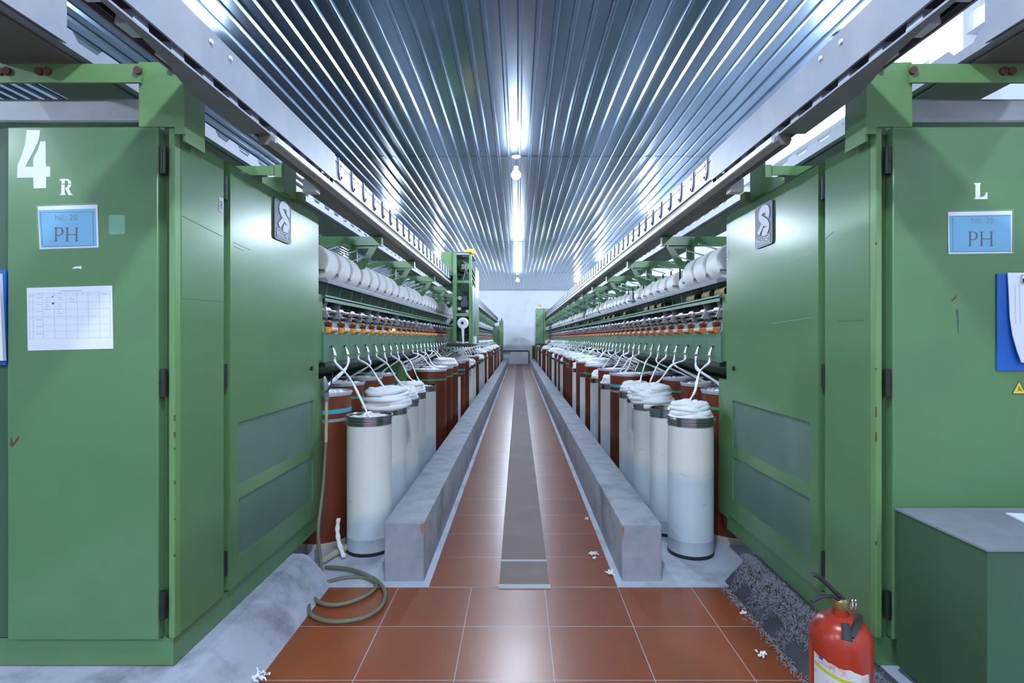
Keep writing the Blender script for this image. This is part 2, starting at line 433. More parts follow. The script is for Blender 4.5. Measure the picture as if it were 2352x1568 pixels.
# ------------------------------------------------------------------ lamps
def bulb(x, y, label, group):
    t = thing('hanging_bulb', label, 'lamp', (x, y, CEIL-0.024), group)
    B().lathe([(0, 0), (0.06, 0), (0.06, -0.012), (0.02, -0.03), (0, -0.03)], (x, y, CEIL-0.024)).build('ceiling_rose', 'plastic_white', t, 45)
    B().cyl((x, y, CEIL-0.05), (x, y, CEIL-0.17), 0.006).build('cord', 'black', t)
    B().lathe([(0, 0), (0.028, 0), (0.03, -0.06), (0, -0.06)], (x, y, CEIL-0.17)).build('lamp_holder', 'plastic_white', t, 45)
    B().sphere((x, y, CEIL-0.29), 0.065, 16).build('bulb', 'bulb', t, 60)
    return t
for i, y in enumerate((0.7, 7.6, 14.4, 21.4)):
    lab = ('lit bulb hanging over the aisle just behind the camera', 'lit bulb over the aisle, highest in view, bright glare on ceiling behind it',
           'lit bulb over the aisle, middle one between two others', 'lit bulb over the aisle, lowest in view, closest to far white wall')[i]
    bulb(-0.06, y, lab, 'bulbs hanging over the aisle')
for s, x in ((-1, -2.72), (1, 2.72)):
    for i, y in enumerate((-2.3, 4.62, 11.4, 18.2, 25.0)):
        bulb(x, y, 'lit ceiling bulb hidden behind the %s overhead rail, %s along its row' % (SIDE[s], ORD[i]), 'bulbs above the machines')
for i, y in enumerate((-2.0, 5.0, 12.0, 19.0)):
    bulb(-6.2, y, 'unseen added bulb lighting the far left bay, %s along its row' % ORD[i], 'unseen bulbs added above the far left bay')  # out of view, added as extra light sources
bulb(-0.06, -5.2, 'unseen bulb added at the hall end behind the camera', 'unseen bulbs added above the rear hall')  # unseen, added to light the hall behind the camera

# ------------------------------------------------------------------ end cabinets
XF = 1.275; Y0 = 1.955; YE = 3.39; ZT = 2.125; ZB = 0.27
def cabinet(s):
    side = SIDE[s]
    lab = ('tall green control cabinet at left with white digit and paper notices' if s < 0 else
           'tall green control cabinet at right behind the red fire extinguisher')
    t = thing('control_cabinet', lab, 'cabinet', (s*1.8, 2.5, 0.165))
    B(s).box(XF+0.028, 2.45, Y0+0.03, YE, 0.165, ZT-0.012).build('body', 'green', t)
    B(s).box(XF+0.012, 2.45, Y0+0.012, YE-0.01, 0.165, ZB-0.006).build('kick_plate', 'green', t)
    B(s).box(XF, XF+0.022, Y0, Y0+0.035, ZB, ZT).build('corner_post', 'green_light', t, bevel=0.003)
    x0 = XF+0.052
    d = B(s).box(x0, x0+0.546, Y0-0.012, Y0+0.03, ZB, ZT).build('front_door', 'green', t, bevel=0.005)
    # recessed panel beyond the front door
    B(s).box(x0+0.553, 2.46, Y0+0.008, Y0+0.03, ZB, ZT).build('side_strip', 'green_dark' if s < 0 else 'green', t)
    for z in (2.005, 1.20, 0.395):
        h = B(s).cyl((XF+0.037, Y0-0.006, z-0.05), (XF+0.037, Y0-0.006, z+0.05), 0.011, seg=12)
        h.cyl((XF+0.037, Y0-0.006, z-0.002), (XF+0.037, Y0-0.006, z+0.002), 0.0125, seg=12)
        h.build('hinge', 'black', t, 40)
    # two doors on the aisle side
    ya, yb, yc, yd = Y0+0.036, 2.285, 2.325, YE-0.03
    B(s).box(XF, XF+0.028, ya, yb, ZB, ZT-0.005).build('side_door', 'green', t, bevel=0.005)
    b = B(s); X1 = XF+0.028
    va, vb = 2.40, 3.27
    zs = [(0.385, 0.645), (0.705, 0.985)]
    b.box(XF, X1, yc, va, ZB, ZT-0.005); b.box(XF, X1, vb, yd, ZB, ZT-0.005)
    b.box(XF, X1, va, vb, ZB, zs[0][0]); b.box(XF, X1, va, vb, zs[0][1], zs[1][0]); b.box(XF, X1, va, vb, zs[1][1], ZT-0.005)
    b.box(XF-0.004, XF, yc, yc+0.02, ZB, ZT-0.005)
    d2 = b.build('side_door', 'green', t)
    for (z0, z1) in zs:
        B(s).box(XF+0.008, XF+0.02, va-0.005, vb+0.005, z0-0.005, z1+0.005).build('vent_panel', 'green_dusty', d2)
    for z in (2.005, 1.20, 0.395):
        B(s).cyl((XF+0.010, 2.305, z-0.05), (XF+0.010, 2.305, z+0.05), 0.011, seg=12).build('hinge', 'black', t, 40)
    B(s).cyl((XF-0.012, 3.24, 1.18), (XF+0.004, 3.24, 1.18), 0.013, seg=12).build('door_lock', 'black', d2, 40)
    # maker's plate on the second aisle door
    zp = (1.87, 2.085) if s < 0 else (1.845, 2.07)
    yp = (2.735, 2.935)
    right = (0, 1, 0) if s < 0 else (0, -1, 0)
    oy = yp[0] if s < 0 else yp[1]
    oxs = s*(XF-0.001)
    w, hh = 0.20, zp[1]-zp[0]
    r = 0.018; pts = []
    for (cx, cy, a0) in ((w-r, hh-r, 0), (r, hh-r, PI/2), (r, r, PI), (w-r, r, 1.5*PI)):
        for i in range(5): pts.append((cx+r*math.cos(a0+i*PI/8), cy+r*math.sin(a0+i*PI/8)))
    pl = strokes([pts], (oxs, oy, zp[0]), right, (0, 0, 1), 0.008).build('maker_plate', 'plate_grey', d2)
    k = 0.20
    sp = [(p[0]*k, p[1]*k*0.545+0.031) for p in smooth_path([(0.735, 1.05), (0.775, 1.22), (0.72, 1.42), (0.56, 1.50), (0.40, 1.42), (0.345, 1.24),
              (0.40, 1.08), (0.55, 0.92), (0.70, 0.76), (0.76, 0.60), (0.71, 0.44), (0.58, 0.38), (0.49, 0.46)], 6)]
    em = strokes(ribbon(sp, 0.040) + [[(0.088, 0.126), (0.036, 0.084), (0.058, 0.063), (0.108, 0.108)]],
                 (oxs - s*0.0085, oy, zp[0]), right, (0, 0, 1), 0.003)
    em.build('emblem', 'emblem_white', pl)
    f = []
    x0_, x1_, z0_, z1_ = 0.022, 0.178, 0.014, 0.056
    f += [rect(x0_, z0_, x1_, z0_+0.004), rect(x0_, z1_-0.004, x1_, z1_), rect(x0_, z0_, x0_+0.004, z1_), rect(x1_-0.004, z0_, x1_, z1_)]
    strokes(f, (oxs - s*0.0085, oy, zp[0]), right, (0, 0, 1), 0.002).build('name_frame', 'emblem_white', pl)
    rv = Vector(right)
    text('INGOLSTADT', 0.034, Vector((oxs - s*0.0085, oy, zp[0]+0.0235)) + rv*0.1, right, (0, 0, 1), 'lettering', 'emblem_white', pl, 0.002, narrow=0.68, bold=0.0006)
    # painted numbers and letters on the front door
    yf = Y0-0.0122
    fx = lambda px: CAM[0] + (px-1191)/FPX*yf
    fz = lambda py: CAM[2] - (py-777)/FPX*yf
    def crop(pts, x0, y0, sc): return [(fx(x0+p[0]/sc), fz(y0+p[1]/sc)) for p in pts]
    def front(name, polys, m='white_paint', par=d, tt=0.0008):
        polys = [list(reversed(q)) if sum(q[i][0]*q[(i+1) % len(q)][1]-q[(i+1) % len(q)][0]*q[i][1] for i in range(len(q))) < 0 else q for q in polys]
        return strokes(polys, (0, yf, 0), (1, 0, 0), (0, 0, 1), tt).build(name, m, par)
    if s < 0:
        C = lambda pts: crop(pts, 20, 280, 4.9)
        front('painted_digit', [C([(205,92),(355,92),(345,170),(325,240),(280,330),(188,505),(278,505),(278,430),(282,410),(330,310),(350,250),(358,220),(415,217),
                                  (420,500),(468,500),(468,616),(422,618),(420,745),(282,748),(278,626),(95,628),(100,490),(150,370),(185,250)])])
        front('painted_letter', [C([(575,642),(660,640),(695,660),(706,695),(672,697),(668,668),(655,660),(632,660),(632,695),(596,696),(596,665),(575,655)]),
                                 C([(594,704),(632,704),(632,800),(640,812),(640,822),(575,822),(594,800)]),
                                 C([(672,704),(706,704),(694,735),(678,748),(700,800),(726,822),(676,824),(640,752),(640,738),(660,732)])])
        q = [(1126,1060),(1140,1046),(1295,1046),(1310,1060),(1312,1245),(1296,1262),(1145,1268),(1128,1250)]
        front('sticker', [C(q)], 'mint')
        C0 = lambda pts: crop(pts, 0, 0, 1.0)
        front('torn_paper', [C0([(166,617),(172,612),(188,611),(187,618),(179,616)])])
        front('stain', [C0([(22,1021),(26,1002),(30,1018),(45,998),(42,1010),(28,1027)])], 'rust', d, 0.0004)
    else:
        C = lambda pts: crop(pts, 2150, 400, 3.015)
        front('painted_letter', [C([(260,62),(312,60),(304,72),(304,160),(335,152),(345,128),(356,126),(354,172),(262,173),(272,162),(272,74)])])
        C0 = lambda pts: crop(pts, 0, 0, 1.0)
        front('pen_stroke', [C0([(2196,712),(2200,708),(2202,735),(2200,768),(2199,735)])], 'ink')
        front('stain', [C0([(2184,690),(2198,676),(2196,684),(2188,692)])], 'rust', d, 0.0004)
    # small R / L sticker on the aisle side
    if s < 0:
        st = strokes([rect(0, 0, 0.032, 0.062)], (s*(XF-0.0005), 2.243, 1.89), right, (0, 0, 1), 0.001).build('letter_sticker', 'paper', t)
        text('R', 0.05, (s*(XF-0.0015), 2.259, 1.903), right, (0, 0, 1), 'letter', 'ink_violet', st, 0.0005, narrow=0.7)
    else:
        st = strokes([rect(0, 0, 0.03, 0.065)], (s*(XF-0.0005), 3.355, 1.845), right, (0, 0, 1), 0.001).build('letter_sticker', 'paper', t)
        text('L', 0.05, (s*(XF-0.0015), 3.34, 1.858), right, (0, 0, 1), 'letter', 'ink_violet', st, 0.0005, narrow=0.7)
    def side_marks(name, segs, m):
        b = B()
        for (ya_, za_, yb_, zb_, w_) in segs:
            v = [b.v((s*(XF-0.0004), ya_, za_-w_/2)), b.v((s*(XF-0.0004), yb_, zb_-w_/2)), b.v((s*(XF-0.0004), yb_, zb_+w_/2)), b.v((s*(XF-0.0004), ya_, za_+w_/2))]
            v2 = [b.v((s*(XF-0.0009), q.co.y, q.co.z)) for q in v]
            b.bm.faces.new(v); b.bm.faces.new(v2[::-1])
            for k_ in range(4): b.bm.faces.new((v[k_], v[(k_+1) % 4], v2[(k_+1) % 4], v2[k_]))
        b.build(name, m, t)
    if s < 0:
        side_marks('scratch_marks', [(2.0, 1.815, 2.27, 1.79, 0.0022), (2.33, 1.783, 2.50, 1.772, 0.0018), (2.36, 1.765, 2.44, 1.758, 0.0016), (2.0, 1.51, 2.27, 1.515, 0.0013), (2.08, 1.375, 2.10, 1.387, 0.003)], 'green_dark')
    else:
        side_marks('scratch_marks', [(2.37, 1.458, 2.52, 1.455, 0.004), (2.03, 1.428, 2.11, 1.432, 0.0025), (2.13, 1.43, 2.18, 1.432, 0.0025), (2.22, 1.80, 2.30, 1.775, 0.0015)], 'green_dark')
        side_marks('pale_scratch', [(2.36, 1.455, 2.75, 1.437, 0.0022), (2.38, 1.735, 2.6, 1.725, 0.0016)], 'mint')
    b = B(s)
    for (z_, h_) in ((1.06, 0.022), (1.0, 0.02), (0.955, 0.008), (0.83, 0.012), (0.70, 0.006), (0.565, 0.01)) if s < 0 else ((1.075, 0.035), (0.985, 0.034), (1.70, 0.01), (1.245, 0.008), (0.61, 0.012)):
        b.box(XF-0.0006, XF+0.003, Y0-0.0006, Y0+0.004, z_, z_+h_)
    b.build('paint_chips', 'rust', t)
    # posts and bars that carry the overhead rail
    b = B(s); b.box(1.235, 1.27, Y0-0.008, Y0, 2.10, 2.36); b.box(1.27, 1.40, Y0-0.008, Y0, 2.1262, 2.36)
    b.box(1.235, 1.243, Y0-0.001, 2.075, ZT-0.05, 2.275); b.box(1.392, 1.40, Y0-0.004, 2.075, ZT-0.003, 2.30)
    po = b.build('rail_post', 'green_light', t)
    bar = B(s).box(1.385, 2.6, Y0-0.022, Y0-0.0125, 2.28, 2.347).build('cross_bar', 'green_light', t)
    for px, yq in ((1.275, 0.0), (1.390, 0.0145)):
        B(s).cyl((px, Y0-0.018-yq, 2.335-yq), (px, Y0-0.008-yq, 2.335-yq), 0.014, seg=10).build('bolt', 'rust', po, 40)
    for px in (1.715, 1.745, 1.86, 1.885):
        B(s).cyl((px, Y0-0.032, 2.318), (px, Y0-0.022, 2.318), 0.014, seg=10).build('bolt', 'rust', bar, 40)
    B(s).box(1.41, 2.6, 2.02, 2.085, 2.17, 2.262).build('steel_tube', 'dull_steel', t, bevel=0.01)
    b = B(s); b.box(1.245, 1.26, 2.80, 2.95, 2.122, 2.31); b.box(1.26, 1.36, 2.94, 2.95, 2.122, 2.31); b.box(1.26, 1.36, 2.80, 2.81, 2.122, 2.2)
    b.box(1.22, 1.36, 2.96, 3.02, 2.122, 2.167)
    b.build('rail_post', 'green_light', t)
    B(s).box(1.36, 2.4, 2.93, 2.94, 2.25, 2.30).build('cross_bar', 'green_light', t)
    # pieces closing the cabinet towards the spinning section
    b = B(s); b.box(XF+0.012, XF+0.03, YE-0.03, 3.46, 1.215, 1.64); b.box(XF+0.004, XF+0.03, YE-0.03, 3.50, 0.24, 1.10)
    b.build('end_panel', 'green', t)
    return t
CAB = {s: cabinet(s) for s in (-1, 1)}
b = B(); 
t = thing('floor_box', 'dark green steel box standing out from right cabinet front, dusty top', 'box', (1.8, 1.7, 0.164))
B().prism([(1.331, 1.555), (2.4, 1.555), (2.4, 1.93), (1.331, 1.93)], 'z', 0.19, 0.745).build('housing', 'green_box', t, bevel=0.004)
B().prism([(1.326, 1.55), (2.4, 1.55), (2.4, 1.93), (1.326, 1.93)], 'z', 0.745, 0.752).build('lid', 'dust', t)
B().box(1.36, 2.38, 1.60, 1.92, 0.164, 0.19).build('foot_frame', 'black', t)
o = B().prism([(1.62, 1.70), (1.95, 1.60), (2.0, 1.80), (1.66, 1.86)], 'z', 0.7525, 0.758).build('paper_pad', 'paper'); tag(o, 'white paper pad lying on the dusty green box', 'paper')
b = B(); b.box(1.715, 2.0, 1.72, 1.80, 0.759, 0.785); o = b.build('stapler_case', 'plastic_blue', None, bevel=0.006); tag(o, 'blue plastic case lying on paper on the green box', 'case')
# ------------------------------------------------------------------ notices on the cabinets
YN = Y0-0.0128
def fpt(px, py, d=YN): return (CAM[0] + (px-1191)/FPX*d, CAM[2] - (py-777)/FPX*d)
def quad_sheet(b, pts, y, th):
    q = [fpt(*p) for p in pts]
    if sum(q[i][0]*q[(i+1) % len(q)][1]-q[(i+1) % len(q)][0]*q[i][1] for i in range(len(q))) > 0: q = q[::-1]
    b.prism(q, 'y', y-th, y)
def sheet(name, m, pts, parent=None, y=YN, th=0.0012):
    b = B(); quad_sheet(b, pts, y, th); return b.build(name, m, parent)
def line_px(b, p0, p1, w, y, th=0.0005):
    a, c = Vector(p0), Vector(p1); n = (c-a).normalized(); q = Vector((-n.y, n.x))*w/2
    quad_sheet(b, [a+q, c+q, c-q, a-q], y, th)
# table notice
t = thing('paper_notice', 'white sheet with a printed grid taped low on left cabinet door', 'paper', (fpt(160, 800)[0], YN, fpt(160, 800)[1]))
sheet('sheet', 'paper', [(62, 661), (258, 655.5), (260.5, 800.5), (64.5, 805)], t)
C = lambda x, y: (50+x/8.713, 640+y/8.711)
b = B(); yy = YN-0.0012
rows = [(290, 255), (318, 287), (345, 318), (480, 455), (620, 592), (760, 730), (790, 762), (925, 905), (1060, 1035), (1205, 1175)]
for (ya, yb) in rows: line_px(b, C(150, ya), C(1770, yb), 0.35, yy)
for xx in (160, 230, 430, 660, 890, 1115, 1340, 1560, 1770):
    f = (xx-150)/1620
    line_px(b, C(xx-4, 290-35*f), C(xx+10, 1205-30*f), 0.3, yy)
b.build('printed_grid', 'ink_soft', t)
b = B(); line_px(b, C(775, 247), C(1215, 237), 1.6, yy)
rr = random.Random(3)
for (x, y, w) in ((350, 305, 60), (765, 296, 80), (1215, 285, 50), (1660, 305, 80), (180, 345, 50), (355, 383, 110), (355, 518, 110), (360, 655, 110), (360, 822, 110), (360, 958, 110), (360, 1096, 110),
                  (520, 383, 60), (520, 425, 90), (520, 470, 60), (520, 520, 70), (515, 558, 90), (520, 608, 120), (765, 375, 70), (775, 415, 100), (770, 505, 50), (760, 555, 90), (765, 605, 90),
                  (745, 655, 40), (770, 690, 100), (990, 372, 50), (1000, 412, 100), (1005, 462, 100), (530, 755, 70), (770, 750, 30), (1000, 755, 20), (1225, 748, 20), (1455, 745, 20)):
    line_px(b, C(x-w/2, y+w*0.01), C(x+w/2, y-w*0.01), 1.1, yy)
b.build('table_entries', 'ink_soft', t)
b = B(); line_px(b, C(605, 372), C(636, 348), 2.0, yy); line_px(b, C(612, 506), C(652, 482), 2.4, yy); line_px(b, C(616, 482), C(645, 506), 1.8, yy)
b.build('pen_marks', 'ink_violet', t)
# blue signs
def serif(b, ch, x, y, h, w, yy):
    """upright serif capitals from strokes; (x,y) = lower left pixel, h height"""
    st = h*0.11; se = h*0.05; sw = h*0.12
    R_ = lambda x0, y0, x1, y1: quad_sheet(b, [(x0, y0), (x1, y0), (x1, y1), (x0, y1)], yy, 0.0006)
    def stem(cx):
        R_(cx-st/2, y-h, cx+st/2, y); R_(cx-sw, y-h, cx+sw, y-h+se); R_(cx-sw, y-se, cx+sw, y)
    if ch == 'H':
        stem(x+sw); stem(x+w-sw); R_(x+sw, y-h*0.52, x+w-sw, y-h*0.46)
    if ch == 'P':
        stem(x+sw); R_(x+sw, y-h, x+w*0.55, y-h+se); R_(x+sw, y-h*0.47, x+w*0.55, y-h*0.42)
        pts = []
        cx, cy, r = x+w*0.5, y-h*0.71, h*0.27
        for i in range(12):
            a0 = -PI/2+PI*i/12; a1 = -PI/2+PI*(i+1)/12
            wo = lambda a: (r+0.02*h, r-0.02*h-0.09*h*max(0, math.cos(a)))
            o0, i0 = wo(a0); o1, i1 = wo(a1)
            quad_sheet(b, [(cx+o0*math.cos(a0), cy+o0*math.sin(a0)), (cx+o1*math.cos(a1), cy+o1*math.sin(a1)),
                           (cx+i1*math.cos(a1), cy+i1*math.sin(a1)), (cx+i0*math.cos(a0), cy+i0*math.sin(a0))], yy, 0.0006)
def blue_sign(label, q, frame, ne, ph, hph):
    c = fpt(sum(p[0] for p in q)/4, sum(p[1] for p in q)/4)
    t = thing('blue_sign', label, 'sign', (c[0], YN, c[1]))
    sheet('backing', 'paper', q, t)
    e = 0.055
    top = [(q[0][0]+2, q[0][1]+9), (q[1][0]-4, q[1][1]+9), (q[2][0]-4, q[2][1]-3), (q[3][0]+3, q[3][1]-3)]
    sheet('card', 'paper_blue', top, t, YN-0.0012, 0.0008)
    b = B(); yy = YN-0.002
    for i in range(4): line_px(b, frame[i], frame[(i+1) % 4], 0.8, yy)
    serif(b, 'P', ph[0], ph[1], hph, hph*0.74, yy); serif(b, 'H', ph[0]+hph*0.80, ph[1], hph, hph*0.92, yy)
    b.build('printing', 'ink', t)
    x, z = fpt(*ne); text('NE: 20', 0.030, (x, YN-0.002, z), (1, 0, 0), (0, 0, 1), 'small_printing', 'sign_ink', t, 0.0006)
    B().prism([fpt(*p) for p in ((q[0][0]-3, q[0][1]-3), (q[1][0]+2, q[1][1]-4), (q[2][0]+3, q[2][1]+3), (q[3][0]-1, q[3][1]+3))][::-1], 'y', YN-0.0042, YN-0.0036).build('sleeve', 'sleeve', t)
    return t
blue_sign('blue card sign in clear sleeve on left cabinet under the painted letter', [(87, 474), (224, 470), (227, 568), (92, 572)],
          [(94, 488), (214, 487), (216, 564), (99, 565.5)], (153, 506), (126, 554.5), 32)
blue_sign('blue card sign in clear sleeve on right cabinet above the clipboard', [(2177, 487), (2324, 484), (2325, 581), (2178, 583)],
          [(2187, 497), (2325, 495), (2324, 577), (2188, 578)], (2255, 513), (2223, 565), 33)
# clipboards
xz = fpt(2340, 740)
t = thing('clipboard', 'blue clipboard with hanging white papers on right cabinet', 'clipboard', (xz[0], YN, xz[1]))
sheet('board', 'plastic_blue', [(2287, 629), (2440, 629), (2440, 851), (2287, 851)], t, YN, 0.006)
b = B()
edge = [(2308, 627), (2309, 660), (2311, 730), (2316, 770), (2325, 805), (2334, 832)]
for i in range(len(edge)-1):
    ya = YN-0.012-0.002*i; yb2 = YN-0.012-0.002*(i+1)
    a, c = edge[i], edge[i+1]
    p = [fpt(*a), fpt(2440, a[1]), fpt(2440, c[1]), fpt(*c)]
    v = [b.v((p[0][0], ya, p[0][1])), b.v((p[1][0], ya, p[1][1])), b.v((p[2][0], yb2, p[2][1])), b.v((p[3][0], yb2, p[3][1]))]
    v2 = [b.v((w.co.x, w.co.y+0.003, w.co.z)) for w in v]
    b.bm.faces.new(v); b.bm.faces.new(v2[::-1])
    for k in range(4): b.bm.faces.new((v[k], v[(k+1) % 4], v2[(k+1) % 4], v2[k]))
b.build('papers', 'paper', t)
b = B(); line_px(b, (2322, 655), (2323, 745), 0.5, YN-0.0165); line_px(b, (2332, 655), (2334, 745), 0.5, YN-0.0165)
line_px(b, (2322, 655), (2352, 655), 0.5, YN-0.0165); b.build('printed_form', 'ink_soft', t)
b = B(); x0, z0 = fpt(2336, 652); x1, z1 = fpt(2400, 632); b.box(x0, x1, YN-0.022, YN-0.012, z0, z1); b.build('clip', 'chrome', t, bevel=0.004)
b = B(); x0, z0 = fpt(2336, 650); x1, z1 = fpt(2344, 641); b.box(x0, x1, YN-0.026, YN-0.022, z0, z1); b.build('clip_lever', 'black', t)
xz = fpt(0, 730, 1.94)
t = thing('clipboard', 'blue clipboard edge with white paper at far left cabinet border', 'clipboard', (xz[0], 1.94, xz[1]))
pa, pb = fpt(-60, 838, 1.94), fpt(13, 620, 1.94); B().box(pa[0], pb[0], 1.94, 1.946, pa[1], pb[1]).build('board', 'plastic_blue', t)
pa, pb = fpt(-60, 828, 1.935), fpt(3, 628, 1.935); pc = fpt(9, 828, 1.93)
b = B(); b.prism([(pa[0], pa[1]), (pc[0], pa[1]), (pb[0], pb[1]), (pa[0], pb[1])], 'y', 1.927, 1.9395); b.build('papers', 'paper', t)
# warning triangle
xz = fpt(2338, 890)
t = thing('warning_sticker', 'yellow triangular warning sticker below the right clipboard', 'sticker', (xz[0], YN, xz[1]))
sheet('triangle', 'ink', [(2340, 873), (2357, 905), (2323, 905)], t, YN, 0.0008)
sheet('yellow_field', 'yellow', [(2340, 877), (2353.5, 903), (2326.5, 903)], t, YN-0.0008, 0.0005)
b = B(); line_px(b, (2339, 887), (2342, 896), 2.2, YN-0.0013); line_px(b, (2336, 899), (2340, 893), 1.5, YN-0.0013); line_px(b, (2342, 893), (2346, 899), 1.5, YN-0.0013)
b.build('symbol', 'ink', t)

# ------------------------------------------------------------------ overhead rails and cable trays
XRL = 1.045
def rail(s):
    t = thing('overhead_rail', 'long galvanised overhead rail with hooks above the %s row of cans' % SIDE[s], 'rail', (s*XRL, 3.0, 2.19))
    zt, zf = 2.383, 2.237
    b = B(s); b.box(XRL, XRL+0.008, 0.55, 2.99, zf, zt); b.box(XRL+0.008, XRL+0.05, 0.55, 2.99, zt-0.006, zt)
    f = b.build('fascia', 'galv', t)
    for y in (1.24, 1.42, 1.78, 1.9):
        B(s).lathe([(0, -0.006), (0.008, -0.006), (0.010, 0), (0, 0)], (XRL-0.001, y, zt-0.03 - 0.004*(y*10 % 3)), 'x', 12).build('rivet', 'galv_bright', f, 40)
    b = B(s); b.box(XRL+0.004, XRL+0.012, 2.99, 26.9, zf+0.012, zt-0.004); b.build('hook_strip', 'galv_bright', t)
    b = B(s); b.prism([(XRL-0.002, 2.178), (XRL, 2.200), (XRL+0.02, 2.206), (XRL+0.045, 2.206), (XRL+0.055, 2.18), (XRL+0.045, 2.158), (XRL+0.012, 2.158)], 'y', 2.215, 26.9)
    b.build('lower_rail', 'galv_dirty', t)
    B(s).prism([(XRL+0.047, 2.158), (XRL+0.125, 2.153), (XRL+0.135, 2.165), (XRL+0.135, 2.206), (XRL+0.056, 2.206), (XRL+0.056, 2.18)], 'y', 2.9, 26.9).build('side_channel', 'galv_dirty', t)
    b = B(s); b.prism([(XRL-0.012, 2.180), (XRL-0.001, 2.177), (XRL+0.006, 2.204), (XRL-0.004, 2.208), (XRL-0.012, 2.204)], 'y', 2.25, 26.9)
    b.build('running_edge', 'galv_bright', t)
    b = B(s); b.box(XRL+0.128, XRL+0.135, 2.9, 26.9, 2.206, zt-0.006); b.box(XRL+0.112, XRL+0.120, 0.55, 2.9, 2.235, zt-0.006)
    b.build('rear_plate', 'galv', t)
    b = B(s); b.box(XRL+0.012, XRL+0.03, 2.99, 26.9, 2.204, zt-0.01); b.build('cable_channel', 'black', t)  # black filler that paints the shade inside the slot
    B(s).box(XRL+0.075, XRL+0.08, 0.55, 2.99, 2.228, zt-0.008).build('cable_channel', 'black', t)  # black liner added so the gap behind the spacers looks shaded
    # tapering lead-in plate at the machine head
    pts = [(1.046, 0.55), (1.064, 0.55), (1.066, 1.357), (1.072, 1.45), (1.095, 1.63), (1.125, 1.74), (1.15, 1.85), (1.152, 2.21), (1.046, 2.21)]
    b = B(s); b.prism(pts, 'z', 2.200, 2.207)
    lip = [(1.064, 0.55), (1.066, 1.357), (1.072, 1.45), (1.095, 1.63), (1.125, 1.74), (1.15, 1.85), (1.152, 2.2)]
    for i in range(len(lip)-1):
        (xa, ya), (xb, yb) = lip[i], lip[i+1]
        v = [b.v((xa, ya, 2.202)), b.v((xb, yb, 2.202)), b.v((xb+0.012, yb, 2.235)), b.v((xa+0.012, ya, 2.235))]
        b.bm.faces.new(v)
    b.build('lead_in_plate', 'galv', t)
    y = 1.0
    b0 = B(1); b0.prism([(-0.035, -0.018), (0.035, -0.018), (0.026, 0.026), (-0.026, 0.026)], 'x', -0.024, 0.024)
    me = b0.mesh('spacer', 'galv_bright')
    while y < 2.95:
        o = inst('spacer', me, t, (s*(XRL+0.045)-t.location.x, y-3.0, 2.2265-2.19)); y += 0.161
    # hooks
    h = B(s)
    pts = [(-0.004, -0.012, 0.142), (-0.004, -0.012, 0.075), (-0.004, -0.004, 0.045), (-0.004, 0.016, 0.028), (-0.004, 0.034, 0.032), (-0.004, 0.046, 0.05)]
    h.tube(smooth_path(pts, 3), 0.005, 6)
    h.prism([(-0.012, 0.068), (0.034, 0.088), (0.024, 0.045), (0.014, 0.066)], 'x', -0.004, -0.001)
    h.prism([(0.006, 0.03), (0.046, 0.05), (0.050, 0.11), (0.040, 0.135), (0.028, 0.095)], 'x', -0.002, 0.0)
    hm = h.mesh('hook', 'hook_steel', 40)
    for i in range(96):
        inst('hook', hm, t, (s*(XRL+0.004)-t.location.x, 3.06+0.245*i-3.0, 2.241-2.19))
    b = B(s); b.tube([(XRL+0.001, 3.0, 2.352), (XRL+0.001, 26.8, 2.352)], 0.002, 5); b.build('hook_wire', 'black', t)
    # end clip at the second post
    B(s).box(1.095, 1.165, 2.84, 2.899, 2.135, 2.205).build('end_clip', 'plastic_white', t)
    return t
RAIL = {s: rail(s) for s in (-1, 1)}
def tray(s):
    t = thing('cable_tray', 'notched galvanised cable tray running along the top of the %s machine' % SIDE[s], 'tray', (s*1.6, 3.0, 2.35))
    b = B(s); b.box(1.575, 1.89, 0.6, 26.9, 2.362, 2.37); b.box(1.575, 1.581, 0.6, 26.9, 2.37, 2.40); b.build('channel', 'galv', t)
    pts = [(1.74, 2.40)]
    y = 1.74
    while y < 26.6:
        pts += [(y+0.02, 2.40), (y+0.045, 2.428), (y+0.13, 2.428), (y+0.155, 2.40)]; y += 0.22
    pts += [(26.9, 2.40), (26.9, 2.394), (1.74, 2.394)]
    b = B(s); b.prism(pts, 'x', 1.576, 1.580); b.build('notched_edge', 'galv', t)
    B(s).box(1.615, 1.89, 0.6, 26.9, 2.351, 2.361).build('lower_channel', 'galv_dirty', t)
    B(s).box(1.562, 1.57, 0.6, 1.83, 2.365, 2.66).build('cover_plate', 'galv', t)
    return t
for s in (-1, 1): tray(s)

